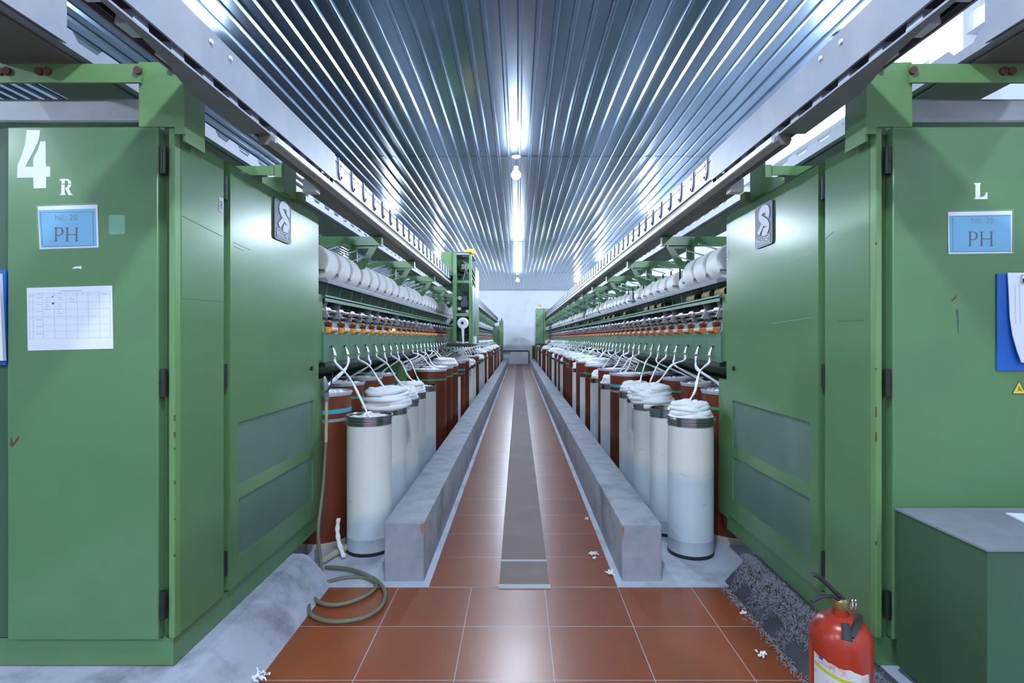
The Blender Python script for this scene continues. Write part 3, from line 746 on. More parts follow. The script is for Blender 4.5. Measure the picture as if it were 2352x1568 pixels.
# ------------------------------------------------------------------ spinning machines
G = 0.264; N = 87; YS = 3.585; YEND = YS + (N-1)*G + 0.2
ROBOT = {-1: (7.95, 9.6), 1: (21.2, 22.6)}
def proto_parts(s):
    d = {}
    b = B(s); b.box(0, 0.02, -0.1305, 0.1305, 1.205, 1.388); d['front_cover'] = b.mesh('front_cover', 'green_panel')
    b = B(s); b.tube([(0, 0, 1.306), (-0.010, 0, 1.302), (-0.016, 0.001, 1.285), (-0.021, 0.002, 1.263), (-0.024, 0.002, 1.244)], [0.005, 0.006, 0.008, 0.011, 0.014], 10)
    d['sliver_guide'] = b.mesh('sliver_guide', 'chrome', 50)
    b = B(s); b.box(-0.040, -0.008, -0.012, 0.018, 1.238, 1.247); d['collar'] = b.mesh('collar', 'brass')
    b = B(s); b.box(-0.012, 0.0, -0.007, 0.007, 1.298, 1.311); d['cap'] = b.mesh('cap', 'black')
    # cover lever: six-sided orange grip with its top sheen painted as a pale strip, amber knob towards the near end
    b = B(s); b.prism([(-0.026, 1.410), (0.004, 1.391), (0.03, 1.43), (-0.024, 1.43)], 'y', -0.06, 0.062)
    d['lever'] = b.mesh('lever', 'orange')
    b = B(s); b.prism([(-0.0275, 1.4205), (-0.0257, 1.4205), (-0.0242, 1.4305), (0.028, 1.4305), (0.028, 1.433), (-0.026, 1.433)], 'y', -0.06, 0.062)
    d['lever_cap'] = b.mesh('lever_cap', 'orange_pale')
    b = B(s); b.lathe([(0, -0.076), (0.015, -0.074), (0.022, -0.066), (0.022, -0.06), (0, -0.06)], (-0.004, 0, 1.411), 'y', 6)
    if s > 0:
        for v in b.bm.verts: v.co.y = -v.co.y
    d['lever_knob'] = b.mesh('lever_knob', 'amber')
    b = B(s); b.cyl((0.028, -0.005, 1.457), (-0.004, -0.005, 1.448), 0.016, seg=12); d['push_button'] = b.mesh('push_button', 'red_button', 40)
    b = B(s); b.box(0.015, 0.04, 0.008, 0.032, 1.45, 1.482); d['indicator'] = b.mesh('indicator', 'orange')
    b = B(s); b.lathe([(0, -0.05), (0.010, -0.05), (0.012, -0.044), (0.018, -0.043), (0.026, -0.038), (0.026, 0.03), (0.012, 0.034), (0, 0.034)], (0.035, 0, 1.548), 'y', 16)
    d['delivery_roller'] = b.mesh('delivery_roller', 'steel', 40)
    b = B(s); b.box(0.028, 0.075, -0.006, 0.006, 1.49, 1.535); b.box(0.06, 0.075, -0.03, 0.03, 1.50, 1.52); d['roller_arm'] = b.mesh('roller_arm', 'dull_steel')
    b = B(s); b.prism([(-0.012, 1.50), (0.055, 1.495), (0.075, 1.545), (0.065, 1.595), (0.03, 1.61), (0.0, 1.595), (0.012, 1.57), (0.005, 1.53)], 'y', -0.065, -0.057); d['guard_plate'] = b.mesh('guard_plate', 'dull_steel')
    b = B(s); b.tube([(0.045, 0.02, 1.952), (-0.095, 0.01, 1.992)], 0.0055, 8); d['cradle_rod'] = b.mesh('cradle_rod', 'chrome', 40)
    b = B(s); b.tube([(0.10, -0.1245, 1.80), (0.0, -0.1245, 1.80), (-0.004, -0.1245, 1.80), (-0.008, -0.1245, 1.80)], [0.0065, 0.008, 0.012, 0.012], 8); d['cradle_handle'] = b.mesh('cradle_handle', 'dull_steel', 40)
    b = B(s); b.box(0.05, 0.062, -0.129, -0.122, 1.785, 1.96); d['cradle_arm'] = b.mesh('cradle_arm', 'black')
    return d
def machine(s):
    t = thing('spinning_machine', 'long green rotor spinning machine lining the %s side of the aisle' % SIDE[s], 'machine', (s*1.5, YE, 0.0))
    tx, ty = t.location.x, t.location.y
    ya, yb = YE+0.075, YEND
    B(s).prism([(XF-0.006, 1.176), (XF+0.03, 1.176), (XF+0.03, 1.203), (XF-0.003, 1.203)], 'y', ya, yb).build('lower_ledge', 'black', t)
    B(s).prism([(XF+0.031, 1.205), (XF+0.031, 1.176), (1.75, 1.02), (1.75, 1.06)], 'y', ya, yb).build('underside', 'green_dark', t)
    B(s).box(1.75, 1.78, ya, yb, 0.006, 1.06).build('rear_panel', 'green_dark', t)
    B(s).prism([(XF, 1.389), (XF+0.03, 1.389), (XF+0.085, 1.49), (XF+0.07, 1.49), (XF+0.052, 1.478)], 'y', ya, yb).build('sloped_panel', 'green_dusty', t)
    B(s).box(XF+0.09, XF+0.12, ya, yb, 1.20, 1.63).build('recess_back', 'black', t)
    B(s).cyl((XF+0.035, ya, 1.548), (XF+0.035, yb, 1.548), 0.014, seg=10).build('roller_shaft', 'chrome', t, 40)
    B(s).cyl((XF+0.062, ya, 1.515), (XF+0.062, yb, 1.515), 0.012, seg=10).build('drive_shaft', 'steel', t, 40)
    b = B(s); b.box(XF-0.005, XF+0.13, ya, yb, 1.622, 1.63); b.box(XF-0.005, XF, ya, yb, 1.60, 1.642); b.build('tube_shelf', 'green_panel', t)
    B(s).prism([(XF+0.13, 1.63), (XF+0.15, 1.63), (XF+0.11, 1.745), (XF+0.08, 1.745)], 'y', ya, yb).build('shelf_back', 'green_panel', t)
    b = B(s); b.prism([(XF-0.022, 1.718), (XF+0.02, 1.728), (XF+0.085, 1.735), (XF+0.085, 1.746), (XF-0.005, 1.752), (XF-0.024, 1.738)], 'y', ya, yb); b.build('yarn_guide_rail', 'galv', t)
    B(s).cyl((XF+0.115, ya, 1.722), (XF+0.115, yb, 1.722), 0.022, seg=12).build('winding_shaft', 'dark_rubber', t, 40)
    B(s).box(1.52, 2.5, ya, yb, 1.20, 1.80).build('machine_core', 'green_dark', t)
    # cantilever brackets under the rail
    y = 4.2
    while y < yb-0.4:
        b = B(s); b.box(1.09, 2.0, y-0.03, y+0.03, 2.082, 2.150)
        outer = [(1.318, 2.095), (1.318, 1.90), (1.24, 1.90), (1.115, 2.095)]
        b.prism([(1.318, 2.095), (1.318, 1.925), (1.285, 1.925), (1.285, 2.062), (1.20, 2.062), (1.20, 2.095)], 'y', y-0.008, y+0.008)
        b.prism([(1.285, 1.925), (1.318, 1.925), (1.318, 1.90), (1.23, 1.90), (1.115, 2.095), (1.20, 2.095), (1.20, 2.062), (1.188, 2.062), (1.262, 1.955), (1.285, 1.955)], 'y', y-0.0075, y+0.0075)
        b.box(1.30, 1.54, y-0.02, y+0.02, 1.90, 1.925)
        b.box(1.318, 1.33, y-0.06, y+0.06, 1.90, 2.095)
        br = b.build('rail_bracket', 'green', t)
        B(s).cyl((1.135, y-0.018, 2.085), (1.135, y-0.009, 2.085), 0.008, seg=8).build('bolt', 'chrome', br, 40)
        y += 1.32
    # legs between the cans
    y = 5.95
    while y < yb:
        b = B(s); b.prism([(1.262, 0.006), (1.748, 0.006), (1.748, 1.02), (1.32, 1.12), (1.262, 1.0)], 'y', y-0.012, y+0.012); b.build('support_leg', 'green', t)
        y += 2.64
    pp = proto_parts(s)
    r0, r1 = ROBOT[s]
    for i in range(N):
        y = YS + G*i
        loc = (s*XF-tx, y-ty, 0)
        inst('front_cover', pp['front_cover'], t, loc)
        if not (s < 0 and i == 7 and False):
            g = inst('sliver_guide', pp['sliver_guide'], t, loc)
            if i < 40:
                inst('collar', pp['collar'], g); inst('cap', pp['cap'], g)
        l = inst('cover_lever', pp['lever'], t, loc)
        inst('lever_cap', pp['lever_cap'], l); inst('lever_knob', pp['lever_knob'], l)
        o = inst('push_button', pp['push_button'], t, loc)
        inst('indicator', pp['indicator'], t, loc)
        inst('delivery_roller', pp['delivery_roller'], t, loc)
        inst('roller_arm', pp['roller_arm'], t, loc)
        if i % 4 == 0 or i in (1, 5): inst('guard_plate', pp['guard_plate'], t, loc)
        inst('cradle_rod', pp['cradle_rod'], t, loc)
        h = inst('cradle_handle', pp['cradle_handle'], t, loc)
        inst('cradle_arm', pp['cradle_arm'], h)
    if s < 0:
        b = B(s); b.sphere((XF+0.005, YS+7*G-0.03, 1.445), 0.016, 10); o = b.build('signal_light', 'red_lit', t, 60); o['label'] = 'glowing red signal light'
    return t
MACH = {s: machine(s) for s in (-1, 1)}

# ------------------------------------------------------------------ yarn packages on the cradles
def package_mesh(r, L=0.19):
    prof = [(0.028, -L/2), (0.034, -L/2+0.002), (r-0.012, -L/2-0.004), (r-0.004, -L/2), (r, -L/2+0.006), (r*0.985, 0.0), (r*0.965, L/2-0.006), (r*0.965-0.006, L/2), (0.028, L/2)]
    return B().lathe(prof, (0, 0, 0), 'y', 30).mesh('yarn_wraps', 'yarn', 50)
PK = {r: package_mesh(r) for r in (0.072, 0.088, 0.10, 0.112, 0.122)}
core = B().lathe([(0.022, -0.118), (0.027, -0.118), (0.027, 0.118), (0.022, 0.118), (0.022, -0.118)], (0, 0, 0), 'y', 16).mesh('core_tube', 'tube_paper', 50)
thread = {s: B(s).tube([(-0.065, 0.01, -0.27), (-0.10, 0.01, -0.10), (-0.06, 0.0, -0.07)], 0.0009, 4).mesh('loose_yarn', 'yarn') for s in (-1, 1)}
right_r = [0.122, 0.122, 0.122, 0.072, 0.10, 0.10, 0.10, 0.10, 0.088, 0.10, None, 0.088, 0.10, 0.10, 0.10, 0.10, 0.10, 0.112, 0.088, 0.10]
rr = random.Random(11)
for s in (-1, 1):
    for i in range(N):
        y = YS + G*i
        if s < 0:
            r = rr.choice((0.122, 0.122, 0.112, 0.122)) if i < 30 else rr.choice((0.112, 0.122))
        else:
            r = right_r[i] if i < len(right_r) else rr.choice((0.088, 0.10, 0.10, 0.112, None, 0.072))
        if r is None: continue
        big = {0.072: 'small', 0.088: 'medium', 0.10: 'full', 0.112: 'large', 0.122: 'large'}[r]
        if i < 20:
            lab = '%s white yarn package on the %s machine, %s position from near end' % (big, SIDE[s], ORD[i])
        else:
            lab = 'white yarn package far along the %s machine, beyond the twentieth position' % SIDE[s]
        x = s*(XF-0.014 + 0.112)
        z = 1.745 + r*0.965 - 0.005
        t = thing('yarn_package', lab, 'yarn package', (x, y, z), 'white yarn packages along the %s machine' % SIDE[s])
        inst('yarn_wraps', PK[r], t); inst('core_tube', core, t)
        if i < 24: inst('loose_yarn', thread[s], t, (s*0.02, 0, 1.84-z))
# empty paper tubes on the right shelf
tm = B().lathe([(0.031, -0.088), (0.034, -0.088), (0.034, 0.088), (0.031, 0.088), (0.031, 0.0), (0, 0.0), (0.031, -0.001), (0.031, -0.088)], (0, 0, 0), 'y', 22).mesh('tube_wall', 'tube_paper', 50)
tb = B().lathe([(0.0345, 0.058), (0.0355, 0.058), (0.0355, 0.072), (0.0345, 0.072)], (0, 0, 0), 'y', 22).mesh('band', 'cream', 50)
ti = B().lathe([(0.0305, -0.0875), (0.0305, 0.0)], (0, 0, 0), 'y', 22).mesh('lining', 'tube_inside', 50)
ty_ = [3.56, 3.82, 4.16, 5.08, 5.36, 5.62, 6.75, 7.55, 7.95, 8.35, 9.7, 10.3, 12.0, 12.5, 13.0, 13.9, 14.4, 15.6, 16.4, 17.2, 18.0]
for i, y in enumerate(ty_):
    lab = 'empty yellow paper tube on the right machine shelf, %s from near end' % (ORD[i] if i < 20 else 'last')
    t = thing('paper_tube', lab, 'tube', (XF+0.06, y, 1.63+0.0355), 'empty paper tubes on the right shelf')
    t.rotation_euler = (0, 0, R.uniform(-0.06, 0.06))
    inst('tube_wall', tm, t)
    if i < 8: inst('band', tb, t)
    inst('lining', ti, t)

# ------------------------------------------------------------------ sliver cans
def can_parts():
    d = {}
    r, h = 0.140, 0.865
    d['w_body'] = B().lathe([(0, 0.012), (r, 0.012), (r, 0.10), (r+0.0012, 0.102), (r+0.0012, 0.106), (r, 0.108), (r, 0.815), (r-0.004, 0.815), (r-0.004, 0.62), (0, 0.62)], seg=36).mesh('body', 'white_can', 40)
    d['w_rim'] = B().lathe([(r+0.001, 0.808), (r+0.004, 0.808), (r+0.004, 0.818), (r+0.001, 0.820), (r+0.004, 0.823), (r+0.004, 0.834), (r+0.001, 0.836), (r+0.004, 0.839), (r+0.004, 0.852),
                            (r+0.008, 0.856), (r+0.008, 0.864), (r+0.002, 0.866), (r-0.004, 0.855), (r-0.005, 0.81)], seg=36).mesh('rim', 'can_rim', 40)
    d['w_base'] = B().lathe([(0, 0), (r+0.001, 0), (r+0.003, 0.004), (r+0.003, 0.02), (r, 0.022)], seg=36).mesh('base_ring', 'dark_rubber', 40)
    R2 = 0.186
    d['b_body'] = B().lathe([(0, 0.01), (R2, 0.01), (R2, 0.985), (R2-0.004, 0.985), (R2-0.004, 0.80), (0, 0.80)], seg=36).mesh('body', 'brown_can', 40)
    d['b_rim'] = B().lathe([(R2+0.001, 0.978), (R2+0.003, 0.978), (R2+0.003, 0.988), (R2+0.009, 0.99), (R2+0.009, 0.999), (R2, 1.002), (R2-0.005, 0.99), (R2-0.005, 0.96)], seg=36).mesh('rim', 'galv_bright', 40)
    d['b_base'] = B().lathe([(0, 0), (R2+0.002, 0), (R2+0.003, 0.035), (R2, 0.04)], seg=36).mesh('base_ring', 'cream', 40)
    for nm, m, z0, z1 in (('green', 'tape_green', 0.875, 0.893), ('blue', 'tape_blue', 0.865, 0.893), ('grey', 'tape_grey', 0.812, 0.832)):
        d['tape_'+nm] = B().lathe([(R2, z0), (R2+0.0015, z0), (R2+0.0015, z1), (R2, z1)], seg=36).mesh('tape_band', m, 40)
    return d
CP = can_parts()
def coil(rad, rope, layers, seed, rise, spread):
    q = random.Random(seed); pts = []
    ang = q.uniform(0, 6); z = 0.0
    for l in range(layers):
        cx, cy = q.uniform(-1, 1)*spread, q.uniform(-1, 1)*spread
        rl = rad*(1.0 - 0.25*(l/layers)**2) - rope*q.uniform(0.6, 1.4)
        n = 26
        for k in range(n):
            ang += 2*PI/n
            z += rise/n
            rr_ = rl*(1+0.05*math.sin(3*ang+l)+0.03*q.uniform(-1, 1))
            pts.append((cx*(k/n)+rr_*math.cos(ang), cy*(k/n)+rr_*math.sin(ang), z+0.006*math.sin(2*ang+l*1.7)))
    # fill the crown
    for l, f in enumerate((0.68, 0.45, 0.22)):
        n = 18
        for k in range(n):
            ang += 2*PI/n; z += 0.004/n
            rr_ = rad*f*(1+0.08*q.uniform(-1, 1)); pts.append((rr_*math.cos(ang), rr_*math.sin(ang), z+0.006*math.sin(3*ang)))
    rads = [rope*(1+0.22*math.sin(i*0.9+seed)+0.12*q.uniform(-1, 1)) for i in range(len(pts))]
    b = B(); b.tube(pts, rads, 7, 0.8)
    cap_ = 0.128 if rad < 0.18 and rope != 0.017 else 0.168
    b.lathe([(0, -0.05), (min(rad-rope*1.2, cap_), -0.05), (rad-rope*1.6, max(0.0, z*0.6)), (rad*0.5, z*0.9), (0, z*0.95)], seg=18)
    return b.mesh('coil', 'cotton', 70), z
COIL = {'w_flat': [coil(0.128, 0.016, 1, i, 0.006, 0.0) for i in range(3)],
        'w_heap': [coil(0.136, 0.019, 4, 10+i, 0.023, 0.012) for i in range(4)],
        'w_mound': [coil(0.175, 0.024, 5, 20+i, 0.026, 0.02) for i in range(2)],
        'b_flat': [coil(0.172, 0.017, 2, 30+i, 0.008, 0.004) for i in range(3)],
        'b_heap': [coil(0.185, 0.021, 4, 40+i, 0.022, 0.02) for i in range(3)]}
def can(s, row, idx, kind, x, y, fill, tape=None, last=18):
    white = kind == 'w'
    where = '%s %s row' % (SIDE[s], row)
    desc = 'white sliver can with metal rim' if white else 'brown sliver can'
    if tape == 'green': desc += ' with green tape'
    if tape == 'blue': desc += ' with blue and grey tape'
    if idx < last: lab = '%s, %s from near end of %s' % (desc, ORD[idx], where)
    else: lab = '%s far down the %s, beyond the %s can' % ('white sliver can' if white else 'brown sliver can', where, ORD[last-1])
    t = thing('sliver_can', lab, 'can', (s*x, y, 0.006), 'sliver cans in the %s' % where)
    k = kind+'_'
    rz = R.uniform(0, 6)
    bd = inst('body', CP[k+'body'], t, rz=rz); inst('rim', CP[k+'rim'], t); inst('base_ring', CP[k+'base'], t)
    if tape == 'green': inst('tape_band', CP['tape_green'], t)
    if tape == 'blue': inst('tape_band', CP['tape_blue'], t); inst('tape_band', CP['tape_grey'], t)
    return t
def sliver(s, row, idx, kind, x, y, fill, nozzle_y, last=18):
    where = '%s %s row' % (SIDE[s], row)
    if fill == 'none': return
    desc = {'flat': 'flat cotton sliver', 'heap': 'heaped cotton sliver', 'mound': 'big overflowing cotton sliver mound'}[fill]
    if idx < last: lab = '%s in the %s can of the %s' % (desc, ORD[idx], where)
    else: lab = 'cotton sliver in the far cans of the %s' % where
    top = (0.865 if kind == 'w' else 1.0) + 0.006
    z0 = top - (0.032 if fill == 'flat' else 0.02)
    key = kind+'_'+fill
    if key not in COIL: key = kind+'_heap'
    me, ch = COIL[key][R.randrange(len(COIL[key]))]
    t = thing('cotton_sliver', lab, 'sliver', (s*x, y, z0), 'cotton slivers of the %s' % where)
    inst('coil', me, t, rz=R.uniform(0, 6))
    if nozzle_y is None: return
    rad = (0.09 if kind == 'w' else 0.12)
    a = Vector((s*(XF-0.026), nozzle_y+0.004, 1.24))
    zc = z0 + ch*0.95 + 0.004
    e = Vector((s*x + R.uniform(-0.5, 0.5)*rad, y + R.uniform(-0.6, 0.3)*rad, zc))
    mid1 = Vector((s*(XF-0.036), nozzle_y+(e.y-nozzle_y)*0.35, 1.14)) if row == 'back' else a.lerp(e, 0.35) + Vector((-s*0.012, R.uniform(-0.012, 0.012), 0.0)); mid2 = a.lerp(e, 0.7) + Vector((-s*0.018*R.random(), R.uniform(-0.02, 0.02), -0.02))
    path = smooth_path([a, a+Vector((-s*0.004, 0, -0.045)), mid1, mid2, e, e+Vector((R.uniform(-0.03, 0.03), 0.04, -0.004))], 5)
    q = random.Random(idx*7+int(y*100)); ph = q.uniform(0, 6)
    rads = [0.0125*(1+0.25*math.sin(i*0.8+ph)+0.15*math.sin(i*2.1)) for i in range(len(path))]
    rads[0] = 0.0095; rads[-1] = 0.007
    B().tube(path, rads, 7, 0.6).build('strand', 'cotton', t, 70)
# front rows: (kind, fill, tape, x, y) nearest ones as in the photograph, the rest by pattern
FR = {-1: [('w', 'flat', None, 0.985, 3.463), ('w', 'mound', None, 0.985, 3.93), ('w', 'heap', None, 0.985, 4.40), ('w', 'heap', None, 1.02, 4.93), ('w', 'flat', None, 1.03, 5.62),
           ('b', 'flat', 'green', 1.05, 6.25), ('b', 'flat', 'green', 1.04, 6.76), ('b', 'heap', 'green', 1.03, 7.28), ('w', 'flat', None, 1.0, 7.75), ('b', 'flat', 'blue', 1.03, 8.25), ('b', 'heap', None, 1.02, 8.8),
           ('w', 'heap', None, 1.0, 9.35), ('w', 'heap', None, 0.99, 9.9), ('w', 'heap', None, 0.99, 10.45), ('b', 'flat', 'green', 1.02, 11.0), ('w', 'flat', None, 0.98, 11.6), ('w', 'flat', None, 0.98, 12.2), ('w', 'heap', None, 0.99, 12.8)],
      1: [('w', 'heap', None, 1.068, 3.418), ('w', 'none', None, 1.045, 3.79), ('w', 'mound', None, 1.01, 4.17), ('w', 'heap', None, 1.05, 4.62), ('w', 'heap', None, 1.05, 4.98), ('b', 'flat', 'blue', 1.10, 5.50),
          ('w', 'heap', None, 1.01, 5.86), ('b', 'flat', None, 1.10, 6.33), ('w', 'heap', None, 1.01, 6.70), ('b', 'heap', 'green', 1.06, 7.25), ('w', 'flat', None, 1.0, 7.75), ('b', 'heap', None, 1.05, 8.3),
          ('w', 'heap', None, 1.0, 8.85), ('b', 'heap', None, 1.05, 9.5), ('b', 'heap', 'blue', 1.06, 10.2), ('b', 'heap', 'green', 1.06, 10.9), ('w', 'heap', None, 1.0, 11.5), ('b', 'heap', None, 1.05, 12.1)]}
pat = ['w', 'b', 'w', 'w', 'b', 'b', 'w', 'b', 'w', 'w', 'w', 'b', 'b']
for s in (-1, 1):
    rows = list(FR[s]); y = rows[-1][4]+0.56; k = 0
    while y < 26.3:
        kd = pat[k % len(pat)]
        rows.append((kd, R.choice(('heap', 'heap', 'flat')), R.choice((None, 'green', 'blue')) if kd == 'b' else None, 1.0+R.uniform(-0.01, 0.02)+(0.025 if kd == 'b' else 0), y)); y += 0.528; k += 1
    for i, (kd, fl, tp, x, y) in enumerate(rows):
        can(s, 'front', i, kd, x, y, fl, tp)
        j = min(range(0, N, 2), key=lambda q: abs(YS+G*q-(y+0.08)))
        sliver(s, 'front', i, kd, x, y, fl, YS+G*j)
    # back rows, brown cans standing under the machine
    back = [3.62, 4.38, 4.95, 5.47] if s < 0 else [3.72, 4.32, 4.90, 5.68]
    y = 6.28
    while y < 26.0: back.append(y); y += 0.528 if len(back) % 5 else 0.528
    legs = [5.95+2.64*q for q in range(9)]
    n = 0
    for i, y in enumerate(back):
        for L_ in legs:
            if abs(y-L_) < 0.215: y = L_+0.22 if y > L_ else L_-0.22
        tp = {0: 'blue', 1: 'green', 3: 'blue'}.get(i, None) if s < 0 else {0: 'green', 1: None}.get(i, R.choice((None, 'green')))
        xb = 1.475 if i else (1.345 if s < 0 else 1.44)
        j = min(range(1, N, 2), key=lambda q: abs(YS+G*q-(y+0.05)))
        can(s, 'back', i, 'b', xb, y, 'flat', tp, last=8); sliver(s, 'back', i, 'b', xb, y, 'flat', YS+G*j, last=8)
# one tall brown can beyond the row at the far right end
t = thing('sliver_can', 'brown sliver can standing alone at the far end of right kerb', 'can', (0.86, 27.6, 0.006))
inst('body', CP['b_body'], t); inst('rim', CP['b_rim'], t); inst('base_ring', CP['b_base'], t)

# ------------------------------------------------------------------ piecing robots on the rails
def robot_left():
    D = 8.0
    def X(px): return CAM[0]+(px-1191)/FPX*D
    def Z(py): return CAM[2]-(py-777)/FPX*D
    t = thing('piecing_robot', 'tall green piecing robot hanging on left rail with orange beacon', 'robot', (X(1060), D, Z(795)))
    x0, x1, x2, x3 = X(1040), X(1048.5), X(1077), X(1083)
    b = B(); b.box(x0, x1, D, D+0.9, Z(783), Z(580)); b.box(x2, x3, D, D+0.05, Z(790), Z(584)); 
    b.box(x1, x2, D, D+0.04, Z(650), Z(644)); b.box(x1, x2, D, D+0.04, Z(726), Z(719)); b.box(x0, x3, D, D+0.9, Z(580), Z(578))
    b.build('frame', 'green', t, bevel=0.003)
    B().box(x1, x2, D+0.28, D+0.30, Z(785), Z(584)).build('inner_panel', 'green_dark', t)
    B().box(x1, x2, D-0.005, D+0.03, Z(585), Z(581)).build('top_strip', 'dull_steel', t)
    # head box behind the rail
    B().box(X(1012), X(1039.5), D+0.02, D+0.7, Z(632), Z(578)).build('head_box', 'green_light', t, bevel=0.004)
    # aisle side: tall cover and louvres
    ax = X(1083)
    b = B(); b.box(ax-0.01, ax+0.01, D+0.62, D+1.35, Z(790), Z(598)); b.box(ax-0.012, ax+0.012, D+0.05, D+0.62, Z(790), Z(655))
    b.build('side_cover', 'green', t, bevel=0.004)
    for k in range(4):
        zz = Z(612)-k*0.075
        B().prism([(D+0.06, zz), (D+0.6, zz-0.05), (D+0.6, zz-0.065), (D+0.06, zz-0.015)], 'x', ax-0.02, ax+0.004).build('louvre', 'green_dark', t)
    for q in (0.30, 0.42): B().cyl((ax+0.022, D+q, Z(790)), (ax+0.022, D+q, Z(772)), 0.022, seg=12).build('side_roller', 'plastic_white', t, 40)
    b = B(); b.cyl((ax+0.012, D+0.36, Z(765)), (ax+0.012, D+0.36, Z(660)), 0.006, seg=8); b.cyl((ax+0.012, D+0.46, Z(765)), (ax+0.012, D+0.46, Z(660)), 0.006, seg=8); b.build('guide_rods', 'chrome', t, 40)
    B().lathe([(0, 0), (0.075, 0), (0.078, 0.01), (0.07, 0.05), (0.05, 0.07), (0, 0.072)], (X(1078), D+0.12, Z(580)), seg=20).build('beacon', 'beacon', t, 50)
    # control unit, knobs, disc with lever
    c = B().box(X(1059), X(1071), D+0.14, D+0.2, Z(704), Z(678)).build('control_unit', 'plate_grey', t, bevel=0.003)
    b = B()
    for k in range(5):
        zz = Z(690)-k*0.016
        b.cyl((X(1057), D+0.15, zz), (X(1059), D+0.15, zz), 0.005, seg=6); b.cyl((X(1071), D+0.15, zz), (X(1073), D+0.15, zz), 0.005, seg=6)
    b.build('terminals', 'plastic_white', c)
    for (px, py, r) in ((1054, 683, 0.030), (1053, 708, 0.026), (1072, 714, 0.026)):
        B().lathe([(0, -0.02), (r*0.5, -0.02), (r*0.55, -0.012), (r, -0.012), (r, 0.02), (0, 0.02)], (X(px), D+0.13, Z(py)), 'y', 18).build('thread_wheel', 'plastic_white', t, 40)
    B().lathe([(0, -0.012), (0.022, -0.012), (0.024, -0.004), (0.05, -0.004), (0.054, -0.012), (0.084, -0.006), (0.086, 0.01), (0.08, 0.03), (0, 0.03)], (X(1063.5), D-0.01, Z(742)), 'y', 28).build('drive_disc', 'plastic_white', t, 40)
    B().lathe([(0, -0.02), (0.022, -0.02), (0.022, 0), (0, 0)], (X(1062.5), D-0.012, Z(741.5)), 'y', 16).build('hub', 'black', t, 40)
    B().prism([(X(1060), Z(754)), (X(1067), Z(750)), (X(1066.5), Z(770)), (X(1066), Z(789)), (X(1063), Z(789))], 'y', D-0.03, D-0.015).build('lever', 'plastic_white', t)
    for (px, py, r) in ((1058, 615, 0.05), (1053, 628, 0.035), (1073, 757, 0.045), (1070, 768, 0.035)):
        B().lathe([(0, -0.03), (r*0.8, -0.03), (r, 0), (r, 0.08), (0, 0.1)], (X(px), D+0.16, Z(py)), 'y', 16).build('motor', 'dark_rubber', t, 40)
    B().box(X(1058), X(1076), D+0.1, D+0.28, Z(616), Z(604)).build('bracket_box', 'green', t)
    q = random.Random(5)
    for k in range(7):
        p = [(X(q.uniform(1050, 1076)), D+0.12+0.1*q.random(), Z(q.uniform(588, 600))), (X(q.uniform(1055, 1076)), D+0.1, Z(q.uniform(605, 620))), (X(q.uniform(1062, 1076)), D+0.14, Z(q.uniform(620, 644)))]
        B().tube(smooth_path(p, 5), 0.003, 5).build('cable', 'plastic_white' if k % 2 else 'black', t)
    for k in range(3):
        p = [(X(1050+6*k), D+0.12, Z(655)), (X(1056+5*k), D+0.1, Z(664+3*k)), (X(1066), D+0.14, Z(672)), (X(1074), D+0.16, Z(660+5*k))]
        B().tube(smooth_path(p, 5), 0.0035, 5).build('cable', 'black', t)
    B().box(X(1026), X(1083), D-0.05, D+0.95, Z(796), Z(789)).build('foot_bar', 'black', t, bevel=0.004)
    b = B(); b.box(X(1026), X(1040), D+0.05, D+0.5, Z(789), Z(758)); b.box(X(1026), X(1040), D+0.02, D+0.5, Z(756), Z(750)); b.build('feeler_housing', 'green', t)
    b = B(); b.prism([(X(1024), Z(738)), (X(1031), Z(729)), (X(1037), Z(734)), (X(1030), Z(745))], 'y', D-0.02, D+0.3); b.build('suction_head', 'dull_steel', t)
    for k in range(2): B().tube([(X(1027+6*k), D+0.05, Z(772)), (X(1024+6*k), D+0.0, Z(780)), (X(1028+6*k), D, Z(786))], 0.008, 8).build('feeler', 'chrome', t, 40)
    return t
robot_left()
def robot_right():
    D = 21.2
    def X(px): return CAM[0]+(px-1191)/FPX*D
    def Z(py): return CAM[2]-(py-777)/FPX*D
    t = thing('piecing_robot', 'distant green piecing robot on right rail with small orange lamp', 'robot', (X(1243), D, Z(792)))
    B().box(X(1231), X(1249), D, D+1.3, Z(790), Z(708)).build('front_cover', 'green', t, bevel=0.02)
    B().box(X(1249), X(1252.2), D-0.06, D+1.2, Z(790), Z(708)).build('side_cover', 'green_light', t, bevel=0.01)
    B().prism([(X(1252.4), Z(708)), (X(1269), Z(708)), (X(1266), Z(716.5)), (X(1252.4), Z(716.5))], 'y', D+0.1, D+0.9).build('head_box', 'green', t)
    B().box(X(1232), X(1255), D-0.02, D+1.2, Z(793), Z(790)).build('foot_bar', 'black', t)
    b = B(); b.cyl((X(1239.5), D+0.2, Z(708)), (X(1239.5), D+0.2, Z(704)), 0.045, seg=14); b.build('beacon_base', 'plastic_white', t, 40)
    B().lathe([(0, 0.1), (0.035, 0.1), (0.045, 0.08), (0.045, 0), (0, 0)], (X(1239.5), D+0.2, Z(704)), seg=14).build('beacon', 'beacon_red', t, 40)
    for py in (722, 745, 776): B().box(X(1232), X(1233.5), D-0.015, D, Z(py+5), Z(py)).build('hinge', 'black', t)
    return t
robot_right()
